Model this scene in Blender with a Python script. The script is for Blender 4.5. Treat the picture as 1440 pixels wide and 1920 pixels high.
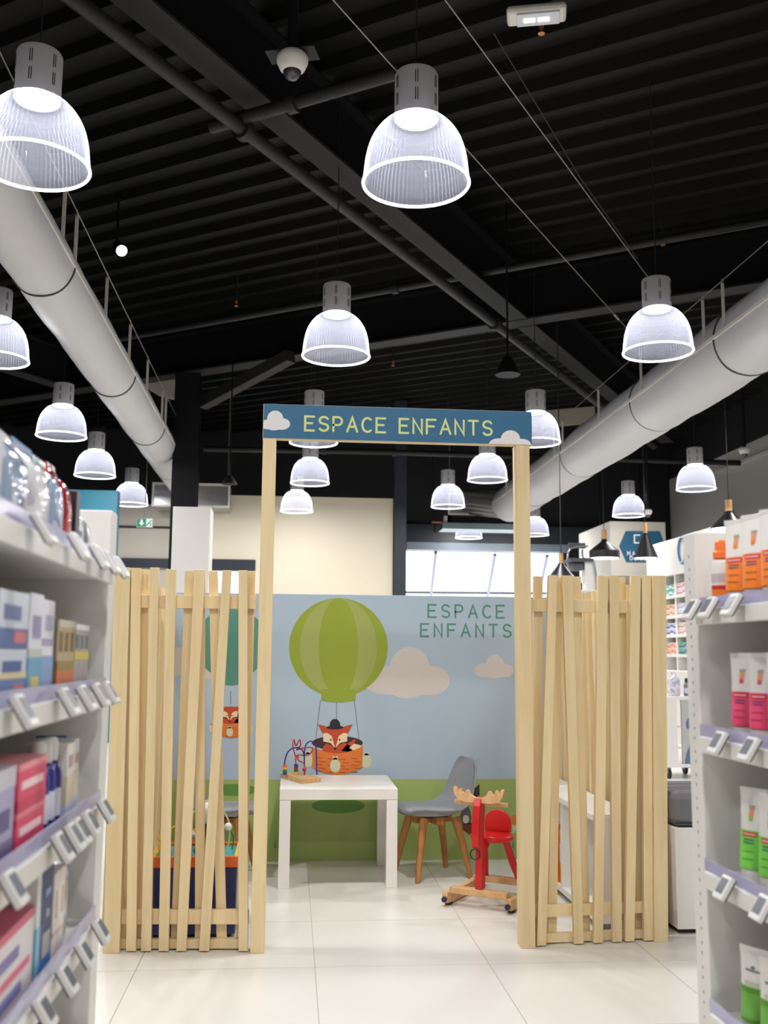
import bpy, bmesh, math, random
from math import sin, cos, pi, radians, sqrt, atan2
from mathutils import Vector, Matrix

random.seed(7)
for o in list(bpy.data.objects):
    bpy.data.objects.remove(o, do_unlink=True)
scene = bpy.context.scene
COL = scene.collection

# ------------------------------------------------------------------ camera, world, exposure
FPX = 1900.0                                  # focal length in pixels of a 1440 x 1920 frame
EYE = Vector((0.0, 0.0, 1.079))
YAW, PITCH, ROLL = radians(5.1), radians(8.0), 0.008
FWD = Vector((sin(YAW) * cos(PITCH), cos(YAW) * cos(PITCH), sin(PITCH)))
_r = Vector((cos(YAW), -sin(YAW), 0)); _u = _r.cross(FWD)
RGT = _r * cos(ROLL) + _u * sin(ROLL)
UPV = _u * cos(ROLL) - _r * sin(ROLL)
cam_data = bpy.data.cameras.new('camera')
cam_data.sensor_fit = 'HORIZONTAL'; cam_data.sensor_width = 36.0
cam_data.lens = FPX / 1440.0 * 36.0
cam_data.clip_start = 0.05; cam_data.clip_end = 200
cam_data.dof.use_dof = True
cam_data.dof.focus_distance = 4.6
cam_data.dof.aperture_fstop = 5.0
cam = bpy.data.objects.new('camera', cam_data)
M3 = Matrix((RGT, UPV, -FWD)).transposed()
cam.matrix_world = Matrix.Translation(EYE) @ M3.to_4x4()
COL.objects.link(cam); scene.camera = cam

world = bpy.data.worlds.new('overcast_daylight'); scene.world = world
world.use_nodes = True
bgn = world.node_tree.nodes['Background']
bgn.inputs['Color'].default_value = (0.92, 0.95, 1.0, 1); bgn.inputs['Strength'].default_value = 3.0
vs = scene.view_settings
vs.view_transform = 'Standard'; vs.look = 'None'; vs.gamma = 1.0; vs.use_curve_mapping = False
vs.exposure = 0.0
LAMP_POWER = 29.5                             # watts-equivalent of one pendant lamp
LAMP_COLOR = (1.0, 0.98, 0.965)
try:
    scene.cycles.sample_clamp_indirect = 6.0
    scene.cycles.transparent_max_bounces = 8
    scene.cycles.max_bounces = 4
    scene.cycles.adaptive_threshold = 0.04
    scene.cycles.diffuse_bounces = 3
    scene.cycles.glossy_bounces = 2
    scene.cycles.caustics_reflective = False
    scene.cycles.caustics_refractive = False
except Exception:
    pass

# ------------------------------------------------------------------ surveying helpers
def ray(px, py):
    return FWD + RGT * ((px - 720) / FPX) + UPV * ((960 - py) / FPX)
def at(px, py, Y):
    """world point at depth Y that was sighted at that pixel of the survey photo"""
    d = ray(px, py); return EYE + d * (Y / d.y)
def atz(px, py, Z=0.0):
    d = ray(px, py); return EYE + d * ((Z - EYE.z) / d.z)

# ------------------------------------------------------------------ materials
def S(r, g, b):
    def l(c):
        c /= 255.0
        return c / 12.92 if c <= 0.04045 else ((c + 0.055) / 1.055) ** 2.4
    return (l(r), l(g), l(b), 1.0)
MATS = {}
def mat(name, col, rough=0.5, metal=0.0, var=0.05, scale=8.0, stretch=None, bump=0.0, trans=0.0, spec=0.5, emit=0.0, rnd=0.0):
    if name in MATS: return MATS[name]
    m = bpy.data.materials.new(name); m.use_nodes = True
    nt = m.node_tree; b = nt.nodes['Principled BSDF']
    b.inputs['Roughness'].default_value = rough; b.inputs['Metallic'].default_value = metal
    b.inputs['Specular IOR Level'].default_value = spec
    if trans: b.inputs['Transmission Weight'].default_value = trans
    tc = nt.nodes.new('ShaderNodeTexCoord'); n = nt.nodes.new('ShaderNodeTexNoise')
    n.inputs['Scale'].default_value = scale; n.inputs['Detail'].default_value = 4
    src = tc.outputs['Object']
    if stretch:
        mp = nt.nodes.new('ShaderNodeMapping'); mp.inputs['Scale'].default_value = stretch
        nt.links.new(src, mp.inputs['Vector']); src = mp.outputs['Vector']
    nt.links.new(src, n.inputs['Vector'])
    mix = nt.nodes.new('ShaderNodeMix'); mix.data_type = 'RGBA'
    c = Vector(col[:3])
    mix.inputs['A'].default_value = (*(c * (1 - var)), 1); mix.inputs['B'].default_value = (*[min(1, x) for x in c * (1 + var)], 1)
    nt.links.new(n.outputs['Fac'], mix.inputs['Factor'])
    out = mix.outputs['Result']
    if rnd:
        oi = nt.nodes.new('ShaderNodeObjectInfo'); hs = nt.nodes.new('ShaderNodeHueSaturation')
        mr = nt.nodes.new('ShaderNodeMapRange'); mr.inputs['To Min'].default_value = 1 - rnd; mr.inputs['To Max'].default_value = 1 + rnd
        nt.links.new(oi.outputs['Random'], mr.inputs['Value']); nt.links.new(mr.outputs['Result'], hs.inputs['Value'])
        nt.links.new(out, hs.inputs['Color']); out = hs.outputs['Color']
    nt.links.new(out, b.inputs['Base Color'])
    if emit:
        nt.links.new(out, b.inputs['Emission Color']); b.inputs['Emission Strength'].default_value = emit
    if bump:
        bp = nt.nodes.new('ShaderNodeBump'); bp.inputs['Strength'].default_value = bump; bp.inputs['Distance'].default_value = 0.01
        nt.links.new(n.outputs['Fac'], bp.inputs['Height']); nt.links.new(bp.outputs['Normal'], b.inputs['Normal'])
    MATS[name] = m; return m

def wood(name, col, dark, grain=(28, 28, 1.6), rough=0.55, rnd=0.07, turns=2.0):
    if name in MATS: return MATS[name]
    m = bpy.data.materials.new(name); m.use_nodes = True
    nt = m.node_tree; b = nt.nodes['Principled BSDF']; b.inputs['Roughness'].default_value = rough
    tc = nt.nodes.new('ShaderNodeTexCoord'); mp = nt.nodes.new('ShaderNodeMapping'); mp.inputs['Scale'].default_value = grain
    oi = nt.nodes.new('ShaderNodeObjectInfo'); add = nt.nodes.new('ShaderNodeVectorMath'); add.operation = 'ADD'
    mul = nt.nodes.new('ShaderNodeMath'); mul.operation = 'MULTIPLY'; mul.inputs[1].default_value = 37.0
    nt.links.new(oi.outputs['Random'], mul.inputs[0]); nt.links.new(mul.outputs[0], add.inputs[1])
    nt.links.new(tc.outputs['Object'], mp.inputs['Vector']); nt.links.new(mp.outputs['Vector'], add.inputs[0])
    n = nt.nodes.new('ShaderNodeTexNoise'); n.inputs['Scale'].default_value = turns; n.inputs['Detail'].default_value = 6; n.inputs['Distortion'].default_value = 0.6
    nt.links.new(add.outputs[0], n.inputs['Vector'])
    cr = nt.nodes.new('ShaderNodeValToRGB'); cr.color_ramp.elements[0].position = 0.3; cr.color_ramp.elements[0].color = dark
    cr.color_ramp.elements[1].position = 0.62; cr.color_ramp.elements[1].color = col
    nt.links.new(n.outputs['Fac'], cr.inputs['Fac'])
    hs = nt.nodes.new('ShaderNodeHueSaturation'); mr = nt.nodes.new('ShaderNodeMapRange')
    mr.inputs['To Min'].default_value = 1 - rnd; mr.inputs['To Max'].default_value = 1 + rnd
    nt.links.new(oi.outputs['Random'], mr.inputs['Value']); nt.links.new(mr.outputs['Result'], hs.inputs['Value'])
    nt.links.new(cr.outputs['Color'], hs.inputs['Color']); nt.links.new(hs.outputs['Color'], b.inputs['Base Color'])
    MATS[name] = m; return m

def clear_mat(name, tint, fac, edge, rough=0.15, gloss=0.3):
    """thin clear or ribbed plastic: mostly see-through, scattering a little light, denser at grazing angles (Fresnel)"""
    if name in MATS: return MATS[name]
    m = bpy.data.materials.new(name); m.use_nodes = True
    nt = m.node_tree; nt.nodes.clear()
    out = nt.nodes.new('ShaderNodeOutputMaterial'); tr = nt.nodes.new('ShaderNodeBsdfTransparent')
    tr.inputs['Color'].default_value = (0.97, 0.97, 0.99, 1)
    tl = nt.nodes.new('ShaderNodeBsdfTranslucent'); tl.inputs['Color'].default_value = tint
    df = nt.nodes.new('ShaderNodeBsdfDiffuse'); df.inputs['Color'].default_value = tint
    gl = nt.nodes.new('ShaderNodeBsdfGlossy'); gl.inputs['Roughness'].default_value = rough
    m1 = nt.nodes.new('ShaderNodeMixShader'); m1.inputs[0].default_value = 0.45
    m2 = nt.nodes.new('ShaderNodeMixShader'); m2.inputs[0].default_value = gloss
    m3 = nt.nodes.new('ShaderNodeMixShader')
    fr = nt.nodes.new('ShaderNodeLayerWeight'); fr.inputs['Blend'].default_value = 0.35
    ma = nt.nodes.new('ShaderNodeMath'); ma.operation = 'MULTIPLY_ADD'; ma.inputs[1].default_value = edge; ma.inputs[2].default_value = fac
    nt.links.new(fr.outputs['Facing'], ma.inputs[0])
    nt.links.new(df.outputs[0], m1.inputs[1]); nt.links.new(tl.outputs[0], m1.inputs[2])
    nt.links.new(m1.outputs[0], m2.inputs[1]); nt.links.new(gl.outputs[0], m2.inputs[2])
    nt.links.new(ma.outputs[0], m3.inputs[0]); nt.links.new(tr.outputs[0], m3.inputs[1]); nt.links.new(m2.outputs[0], m3.inputs[2])
    nt.links.new(m3.outputs[0], out.inputs['Surface'])
    MATS[name] = m; return m

def glow_mat(name, col, strength, sample=True):
    if name in MATS: return MATS[name]
    m = bpy.data.materials.new(name); m.use_nodes = True
    nt = m.node_tree; nt.nodes.clear()
    out = nt.nodes.new('ShaderNodeOutputMaterial'); e = nt.nodes.new('ShaderNodeEmission')
    e.inputs['Color'].default_value = (*col[:3], 1); e.inputs['Strength'].default_value = strength
    nt.links.new(e.outputs[0], out.inputs['Surface']); MATS[name] = m
    if not sample: m.cycles.emission_sampling = 'NONE'
    return m

BIRCH = wood('birch_plywood', S(238, 216, 170), S(227, 200, 150), grain=(14, 14, 1.1), rnd=0.05)
BEECH = wood('beech_wood', S(228, 186, 136), S(208, 160, 106), grain=(20, 20, 6))
OAKLEG = wood('oiled_oak', S(196, 138, 78), S(160, 100, 48), grain=(30, 30, 3))
WHITE = mat('white_lacquer', S(245, 243, 239), 0.35, var=0.02)
WHITE_METAL = mat('white_shelf_metal', S(227, 225, 220), 0.45, var=0.02)
BLACK_STEEL = mat('black_painted_steel', S(20, 20, 22), 0.6, var=0.15, scale=3, spec=0.2)
DECK = mat('black_deck_sheet', S(13, 13, 12), 0.6, var=0.2, scale=2, spec=0.15)
GREY_STEEL = mat('dark_grey_flange_paint', S(44, 44, 44), 0.6, var=0.1, scale=3, spec=0.2)
PIPE = mat('dark_grey_pipe', S(40, 40, 40), 0.5, var=0.1, spec=0.25)
CABLE = mat('steel_cable', S(150, 148, 138), 0.35, metal=0.6)
GALV = mat('galvanised_sheet', S(190, 190, 190), 0.3, metal=0.85, var=0.15, scale=5, bump=0.1)
GREYHOUSING = mat('grey_lamp_housing', S(196, 196, 200), 0.5, var=0.04)
DARKSLOT = mat('dark_slot', S(50, 50, 54), 0.7)
SCREEN = mat('grey_lcd', S(96, 100, 110), 0.3, var=0.15, scale=120)
TAGBODY = mat('tag_plastic', S(225, 225, 222), 0.3, var=0.03)
TAGDARK = mat('tag_edge', S(60, 60, 66), 0.4)

# ------------------------------------------------------------------ mesh builder
ORIGIN = {}
class MB:
    def __init__(s): s.v = []; s.f = []
    def add(s, vs, fs):
        o = len(s.v); s.v += [Vector(v) for v in vs]; s.f += [tuple(i + o for i in f) for f in fs]; return s
    def box(s, x0, x1, y0, y1, z0, z1):
        return s.add([(x0, y0, z0), (x1, y0, z0), (x1, y1, z0), (x0, y1, z0), (x0, y0, z1), (x1, y0, z1), (x1, y1, z1), (x0, y1, z1)],
                     [(0, 3, 2, 1), (4, 5, 6, 7), (0, 1, 5, 4), (1, 2, 6, 5), (2, 3, 7, 6), (3, 0, 4, 7)])
    def hexa(s, bot, top):
        return s.add(list(bot) + list(top), [(0, 3, 2, 1), (4, 5, 6, 7), (0, 1, 5, 4), (1, 2, 6, 5), (2, 3, 7, 6), (3, 0, 4, 7)])
    def bar(s, p, q, w, t, up=(0, 0, 1)):
        p, q = Vector(p), Vector(q); d = (q - p).normalized(); up = Vector(up)
        if abs(d.dot(up)) > 0.99: up = Vector((0, 1, 0))
        a = d.cross(up).normalized() * (w / 2); b = a.cross(d).normalized() * (t / 2)
        return s.hexa([p - a - b, p + a - b, p + a + b, p - a + b], [q - a - b, q + a - b, q + a + b, q - a + b])
    def cyl(s, p, q, r0, r1=None, n=12, caps=True):
        r1 = r0 if r1 is None else r1
        p, q = Vector(p), Vector(q); d = (q - p).normalized(); up = Vector((0, 0, 1))
        if abs(d.z) > 0.9: up = Vector((1, 0, 0))
        a = d.cross(up).normalized(); b = d.cross(a)
        vs = []; fs = []
        for c, r in ((p, r0), (q, r1)):
            for i in range(n):
                t = 2 * pi * i / n; vs.append(c + a * (r * cos(t)) + b * (r * sin(t)))
        for i in range(n):
            j = (i + 1) % n; fs.append((i, j, n + j, n + i))
        if caps: fs += [tuple(range(n))[::-1], tuple(range(n, 2 * n))]
        return s.add(vs, fs)
    def tube(s, pts, r, n=8, closed=False):
        pts = [Vector(p) for p in pts]; m = len(pts); vs = []; fs = []
        ref = Vector((0.13, 0.31, 0.94))
        for i, p in enumerate(pts):
            d = (pts[(i + 1) % m] - pts[i - 1]) if closed else (pts[min(i + 1, m - 1)] - pts[max(i - 1, 0)])
            d.normalize(); a = d.cross(ref)
            if a.length < 1e-3: a = d.cross(Vector((1, 0, 0)))
            a.normalize(); b = d.cross(a); rr = r[i] if isinstance(r, (list, tuple)) else r
            for k in range(n):
                t = 2 * pi * k / n; vs.append(p + a * (rr * cos(t)) + b * (rr * sin(t)))
        for i in range(m if closed else m - 1):
            for k in range(n):
                l = (k + 1) % n; j = (i + 1) % m
                fs.append((i * n + k, i * n + l, j * n + l, j * n + k))
        if not closed: fs += [tuple(range(n))[::-1], tuple(range((m - 1) * n, m * n))]
        return s.add(vs, fs)
    def lathe(s, prof, c=(0, 0, 0), n=24, ribs=None, caps=True):
        c = Vector(c); vs = []; fs = []; m = len(prof)
        for (r, z) in prof:
            for k in range(n):
                t = 2 * pi * k / n; rr = r * (1 + (ribs if (ribs and k % 2) else 0))
                vs.append(c + Vector((rr * cos(t), rr * sin(t), z)))
        for i in range(m - 1):
            for k in range(n):
                l = (k + 1) % n; fs.append((i * n + k, i * n + l, (i + 1) * n + l, (i + 1) * n + k))
        if caps:
            if prof[0][0] > 1e-5: fs.append(tuple(range(n))[::-1])
            if prof[-1][0] > 1e-5: fs.append(tuple(range((m - 1) * n, m * n)))
        return s.add(vs, fs)
    def prism(s, poly, y0, y1):
        """outline in x,z extruded from y0 to y1"""
        n = len(poly); a = sum(poly[i][0] * poly[(i + 1) % n][1] - poly[(i + 1) % n][0] * poly[i][1] for i in range(n))
        if a < 0: poly = poly[::-1]
        vs = [(x, y0, z) for x, z in poly] + [(x, y1, z) for x, z in poly]
        fs = [tuple(range(n)), tuple(range(n, 2 * n))[::-1]] + [((i + 1) % n, i, n + i, n + (i + 1) % n) for i in range(n)]
        return s.add(vs, fs)
    def slab(s, poly, z0, z1):
        n = len(poly); a = sum(poly[i][0] * poly[(i + 1) % n][1] - poly[(i + 1) % n][0] * poly[i][1] for i in range(n))
        if a < 0: poly = poly[::-1]
        vs = [(x, y, z0) for x, y in poly] + [(x, y, z1) for x, y in poly]
        fs = [tuple(range(n))[::-1], tuple(range(n, 2 * n))] + [(i, (i + 1) % n, n + (i + 1) % n, n + i) for i in range(n)]
        return s.add(vs, fs)
    def ball(s, c, r, nu=14, nv=9):
        c = Vector(c); r = Vector((r, r, r)) if not hasattr(r, '__len__') else Vector(r); vs = [c + Vector((0, 0, -r.z))]; fs = []
        for i in range(1, nv):
            t = -pi / 2 + pi * i / nv
            for k in range(nu):
                p = 2 * pi * k / nu; vs.append(c + Vector((r.x * cos(t) * cos(p), r.y * cos(t) * sin(p), r.z * sin(t))))
        vs.append(c + Vector((0, 0, r.z))); L = len(vs) - 1
        for k in range(nu):
            l = (k + 1) % nu; fs.append((0, 1 + l, 1 + k)); fs.append((L, 1 + (nv - 2) * nu + k, 1 + (nv - 2) * nu + l))
            for i in range(nv - 2):
                a = 1 + i * nu; fs.append((a + k, a + l, a + nu + l, a + nu + k))
        return s.add(vs, fs)
    def xform(s, m):
        s.v = [m @ v for v in s.v]; return s
    def build(s, name, material, parent=None, smooth=False, bevel=0.0, local=False):
        off = Vector((0, 0, 0))
        if parent is not None and not local: off = ORIGIN.get(parent.name, off)
        me = bpy.data.meshes.new(name); me.from_pydata([v - off for v in s.v], [], s.f); me.update()
        if smooth:
            me.polygons.foreach_set('use_smooth', [True] * len(me.polygons))
            try: me.set_sharp_from_angle(angle=radians(40))
            except Exception: pass
        me.materials.append(material)
        o = bpy.data.objects.new(name, me); COL.objects.link(o)
        if parent is not None: o.parent = parent; ORIGIN[o.name] = off
        if bevel:
            md = o.modifiers.new('edge', 'BEVEL'); md.width = bevel; md.segments = 2; md.limit_method = 'ANGLE'
        return o

def tag(o, label, cat, group=None, kind=None):
    if label: o['label'] = label
    if cat: o['category'] = cat
    if group: o['group'] = group
    if kind: o['kind'] = kind
    return o
def thing(name, label, cat, loc=(0, 0, 0), rotz=0.0, group=None):
    o = bpy.data.objects.new(name, None); COL.objects.link(o); o.empty_display_size = 0.1
    o.location = loc; o.rotation_euler = (0, 0, rotz); ORIGIN[o.name] = Vector(loc)
    return tag(o, label, cat, group)
def struct(o):
    o['kind'] = 'structure'; return o
def dup(root, loc, rotz=None, label=None, group=None):
    def cp(o, par):
        c = o.copy(); COL.objects.link(c); c.parent = par
        for ch in list(o.children): cp(ch, c)
        return c
    r = cp(root, None); r.location = loc
    if rotz is not None: r.rotation_euler = (0, 0, rotz)
    if label: r['label'] = label
    if group: r['group'] = group
    return r

# 2-D outlines
def ell(cx, cy, rx, ry, n=40, a0=0, a1=2 * pi):
    full = abs(a1 - a0 - 2 * pi) < 1e-6
    return [(cx + rx * cos(a0 + (a1 - a0) * i / (n if full else n - 1)), cy + ry * sin(a0 + (a1 - a0) * i / (n if full else n - 1))) for i in range(n)]
def blob(cx, cy, ells, n=72):
    out = []
    for i in range(n):
        t = 2 * pi * i / n; dx, dy = cos(t), sin(t); best = 1.0
        for (ex, ey, rx, ry) in ells:
            ox, oy = (cx - ex) / rx, (cy - ey) / ry; a = (dx / rx) ** 2 + (dy / ry) ** 2; b = 2 * (ox * dx / rx + oy * dy / ry); c = ox * ox + oy * oy - 1
            D = b * b - 4 * a * c
            if D > 0: best = max(best, (-b + sqrt(D)) / (2 * a))
        out.append((cx + dx * best, cy + dy * best))
    return out
def ribbon(pts, w):
    """outline of a stroke with round ends; pts in x,z"""
    P = [Vector((p[0], p[1])) for p in pts]; L = []; R = []; h = w / 2; n = len(P)
    for i, p in enumerate(P):
        d0 = (P[i] - P[i - 1]).normalized() if i else (P[1] - P[0]).normalized()
        d1 = (P[i + 1] - P[i]).normalized() if i < n - 1 else d0
        t = (d0 + d1)
        if t.length < 1e-4: t = d0.copy()
        t.normalize(); nrm = Vector((-t.y, t.x)); k = h / max(0.4, nrm.dot(Vector((-d0.y, d0.x))))
        L.append(p + nrm * k); R.append(p - nrm * k)
    def cap(c, d):
        a = atan2(d.y, d.x); return [c + Vector((cos(a + s), sin(a + s))) * h for s in (-pi / 4 , 0, pi / 4)]
    e = (P[-1] - P[-2]).normalized(); b = (P[0] - P[1]).normalized()
    out = R + cap(P[-1], e) + L[::-1] + cap(P[0], b)
    return [(q.x, q.y) for q in out]
def arc(cx, cy, rx, ry, a0, a1, n=10):
    return [(cx + rx * cos(radians(a0 + (a1 - a0) * i / (n - 1))), cy + ry * sin(radians(a0 + (a1 - a0) * i / (n - 1)))) for i in range(n)]
GLYPH = {
 'E': ([[(.62, 1), (0, 1), (0, 0), (.62, 0)], [(0, .52), (.5, .52)]], .62),
 'F': ([[(.62, 1), (0, 1), (0, 0)], [(0, .52), (.5, .52)]], .62),
 'S': ([arc(.33, .75, .30, .25, 25, 270, 9) + arc(.33, .25, .31, .25, 90, -155, 9)[1:]], .64),
 'P': ([[(0, 0), (0, 1), (.3, 1)] + arc(.32, .72, .28, .28, 90, -90, 9) + [(0, .44)]], .62),
 'A': ([[(0, 0), (.35, 1), (.7, 0)], [(.12, .34), (.58, .34)]], .70),
 'C': ([arc(.36, .5, .36, .5, 50, 310, 14)], .64),
 'N': ([[(0, 0), (0, 1), (.6, 0), (.6, 1)]], .60),
 'T': ([[(0, 1), (.66, 1)], [(.33, 1), (.33, 0)]], .66),
 'M': ([[(0, 0), (0, 1), (.36, .4), (.72, 1), (.72, 0)]], .72),
 'I': ([[(0, 0), (0, 1)]], .05),
 'D': ([[(0, 0), (0, 1), (.25, 1)] + arc(.25, .5, .38, .5, 90, -90, 9) + [(0, 0)]], .63),
 'O': ([arc(.35, .5, .35, .5, 90, 449, 22)], .70),
 'L': ([[(0, 1), (0, 0), (.55, 0)]], .55),
}
def letters(txt, x0, x1, zfun, h, y, material, parent, w, depth=0.0012, space=0.55):
    """stroke lettering spread from x0 to x1; zfun(x) is the baseline height"""
    n = len(txt); widths = [space if c == ' ' else GLYPH[c][1] * h for c in txt]
    widths = [0.3 * h if c == ' ' else w_ for c, w_ in zip(txt, widths)]
    gap = (x1 - x0 - sum(widths)) / max(1, n - 1); x = x0
    for c, wd in zip(txt, widths):
        if c != ' ':
            mb = MB(); z0 = zfun(x + wd / 2)
            for k, st in enumerate(GLYPH[c][0]):
                mb.prism(ribbon([(x + p[0] * h, z0 + p[1] * h) for p in st], w), y - depth - 0.0002 * k, y)
            mb.build('letter', material, parent)
        x += wd + gap

# ------------------------------------------------------------------ building shell
TILE_W = 0.613
FLOOR_TILE = mat('cream_stone_tile', S(236, 233, 227), 0.3, var=0.035, scale=2.2, rnd=0.012)
GROUT = mat('pale_grout', S(206, 201, 192), 0.7)
fl = MB().box(-6.0, 6.92, -3.2, 18.1, -0.12, -0.0035).build('floor', GROUT); struct(fl)
tile_mesh = None
for i in range(-5, 7):
    for j in range(-3, 11):
        x0 = 0.103 + i * TILE_W; y0 = 3.715 + j * TILE_W
        if tile_mesh is None:
            t = MB().box(0.0015, TILE_W - 0.0015, 0.0015, TILE_W - 0.0015, -0.0034, 0.0).build('floor_tile', FLOOR_TILE, fl)
            tile_mesh = t.data
        else:
            t = bpy.data.objects.new('floor_tile', tile_mesh); COL.objects.link(t); t.parent = fl
        t.location = (x0, y0, 0)
FAR_TILE = MB()
X0, X1, Y0, Y1 = 0.103 - 5 * TILE_W, 0.103 + 7 * TILE_W, 3.715 - 3 * TILE_W, 3.715 + 11 * TILE_W
for a in ((-6.0, 6.92, -3.2, Y0 - .003), (-6.0, 6.92, Y1 + .003, 18.1), (-6.0, X0 - .003, Y0, Y1), (X1 + .003, 6.92, Y0, Y1)):
    MB().box(*a, -0.0034, -0.0002).build('floor_field', FLOOR_TILE, fl)

# roof deck: trapezoid ribs, turned 33 degrees to the aisle like the steel
TH = radians(33.2); U2 = Vector((sin(TH), cos(TH))); V2 = Vector((-cos(TH), sin(TH)))
CEIL = 5.0
ceil_root = MB().box(-6.1, 7.1, -3.3, 18.2, CEIL + 0.10, CEIL + 0.22).build('ceiling', DECK); struct(ceil_root)
corners = [Vector(c) for c in ((-6.0, -3.2), (6.92, -3.2), (6.92, 18.1), (-6.0, 18.1))]
us = [c.dot(U2) for c in corners]; u = min(us) - 0.2
def v_range(u0, u1):
    vals = []
    for uu in (u0, (u0 + u1) / 2, u1):
        for a, b in zip(corners, corners[1:] + corners[:1]):
            ua, ub = a.dot(U2), b.dot(U2)
            if (ua - uu) * (ub - uu) <= 0 and abs(ua - ub) > 1e-6:
                k = (uu - ua) / (ub - ua); p = a + (b - a) * k; vals.append(p.dot(V2))
    return (min(vals), max(vals)) if vals else None
while u < max(us):
    rg = v_range(u, u + 0.9)
    if rg:
        prof = []
        for k in range(3):
            s0 = u + 0.3 * k; prof += [(s0, CEIL + .075), (s0 + .165, CEIL + .075), (s0 + .20, CEIL), (s0 + .265, CEIL)]
        prof.append((u + 0.9, CEIL + .075))
        mb = MB(); n = len(prof)
        for vv in rg:
            mb.v += [Vector((U2.x * a + V2.x * vv, U2.y * a + V2.y * vv, z)) for a, z in prof]
        for k in range(n - 1): mb.f.append((k, k + 1, n + k + 1, n + k))
        mb.build('deck_sheet', DECK, ceil_root)
    u += 0.9

WALL_DARK = mat('black_wall_paint', S(28, 29, 32), 0.7, var=0.08, scale=2)
WALL_GREY = mat('dark_grey_wall_paint', S(206, 202, 196), 0.55, var=0.06, scale=1.2)
WALL_CREAM = mat('cream_wall_paint', S(238, 229, 206), 0.6, var=0.02, scale=1.5)
WALL_STONE = mat('stone_grey_wall', S(205, 200, 188), 0.6, var=0.02, scale=1.5)  # greyer and darker than the cream used beside it
struct(MB().box(-6.1, -6.0, -3.3, 18.2, 0, 5.1).build('wall_left', WALL_DARK))
struct(MB().box(6.92, 7.02, -3.3, 18.1, 0, 4.33).build('wall_right', WALL_GREY))
struct(MB().box(6.92, 7.02, -3.3, 18.1, 4.33, 5.1).build('wall_right_upper', WALL_DARK))
struct(MB().box(-6.1, 7.02, -3.3, -3.2, 0, 5.1).build('wall_front', WALL_STONE))
# back wall with two glazed openings
WB = 18.0
wx0, wx1, wz1 = at(760, 1070, WB).x, at(1052, 1070, WB).x, at(860, 1034, WB).z
sx0, sx1, sz0, sz1 = -1.75, -0.4, 1.5, 3.0
wb = MB().box(-6.0, sx0, WB, WB + .1, 0, 5.1).build('wall_back', WALL_DARK); struct(wb)
for nm, a in (('wall_back_panel', (sx0, sx1, WB, WB + .1, 0, sz0)), ('wall_back_panel', (sx0, sx1, WB, WB + .1, sz1, 5.1)), ('wall_back_panel', (sx1, wx0, WB, WB + .1, 0, 5.1)),
              ('wall_back_panel', (wx0, wx1, WB, WB + .1, wz1, 5.1)), ('wall_back_panel', (wx1, 6.92, WB, WB + .1, 0, 5.1)), ('wall_back_panel', (wx0, wx1, WB, WB + .1, 0, 1.2))):
    MB().box(*a).build(nm, WALL_DARK, wb)
NAVY = mat('blue_black_steel', S(44, 50, 60), 0.45, var=0.06)
GREYTRIM = mat('grey_window_trim', S(130, 140, 152), 0.4)
struct(MB().box(wx0 - .1, wx1 + 1.8, WB - .14, WB - .02, at(860, 1019, WB).z, at(860, 986, WB).z).build('trim_1', NAVY))
struct(MB().box(wx0, wx1 + .1, WB - .2, WB - .02, wz1, at(860, 1020, WB).z).build('trim_2', GREYTRIM))
FRAMEW = mat('pale_glazing_bar', S(140, 140, 172), 0.4)
GLASS = clear_mat('window_glass', (1, 1, 1, 1), 0.02, 0.05, rough=0.02, gloss=0.8)
win = thing('window_1', None, None, ((wx0 + wx1) / 2, WB, 1.2)); struct(win)
for (xa, ya), (xb, yb) in (((817, 1036), (807, 1125)), ((928, 1040), (913, 1125)), ((1026, 1042), (1008, 1125))):
    MB().bar(at(xa, ya, WB + .05), at(xb, yb, WB + 2.0), 0.055, 0.05, up=(0, .5, .85)).build('glazing_bar', FRAMEW, win)
MB().bar(at(750, 1110.5, WB + 1.7), at(1060, 1113, WB + 1.7), 0.04, 0.05).build('glazing_bar', GREYTRIM, win)
p0, p1, p2, p3 = at(752, 1034, WB + .09), at(1060, 1040, WB + .09), at(1060, 1128, WB + 2.05), at(752, 1128, WB + 2.05)
MB().hexa([p3, p2, p2 + Vector((0, 0, .012)), p3 + Vector((0, 0, .012))], [p0, p1, p1 + Vector((0, 0, .012)), p0 + Vector((0, 0, .012))]).build('pane', GLASS, win)
win2 = thing('window_2', None, None, ((sx0 + sx1) / 2, WB, sz0)); struct(win2)
MB().box(sx0, sx1, WB + .03, WB + .04, sz0, sz1).build('pane', GLASS, win2)
for xx in (sx0, sx1 - .05): MB().box(xx, xx + .05, WB - .03, WB, sz0, sz1).build('window_frame', NAVY, win2)

# cream partition block at the back, with two lintelled openings
WC = 15.4
def XA(px, Y): return at(px, 1100, Y).x
def ZA(py, Y, px=500): return at(px, py, Y).z
cz = ZA(932, WC, 600)
wc = MB().box(XA(478, WC), XA(736, WC), WC, WC + .15, 0, cz).build('wall_cream', WALL_CREAM); struct(wc)
lz = ZA(1049, WC, 430)
MB().box(XA(384, WC), XA(478, WC), WC, WC + .15, lz, cz).build('wall_cream_panel', WALL_CREAM, wc)
wg = MB().box(XA(214, WC), XA(384, WC), WC + .02, WC + .15, lz, ZA(945, WC, 260)).build('wall_stone', WALL_STONE); struct(wg)
MB().box(XA(214, WC), XA(322, WC), WC + .002, WC + .02, ZA(990, WC, 260), ZA(986, WC, 260)).build('shadow_gap', DARKSLOT, wg)
struct(MB().box(XA(384, WC), XA(478, WC), WC - .03, WC + .15, ZA(1070, WC, 430), lz).build('trim_3', NAVY))
struct(MB().box(XA(214, WC), XA(384, WC), WC - .03, WC + .15, ZA(1064, WC, 260), ZA(1047, WC, 260)).build('trim_4', NAVY))
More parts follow.
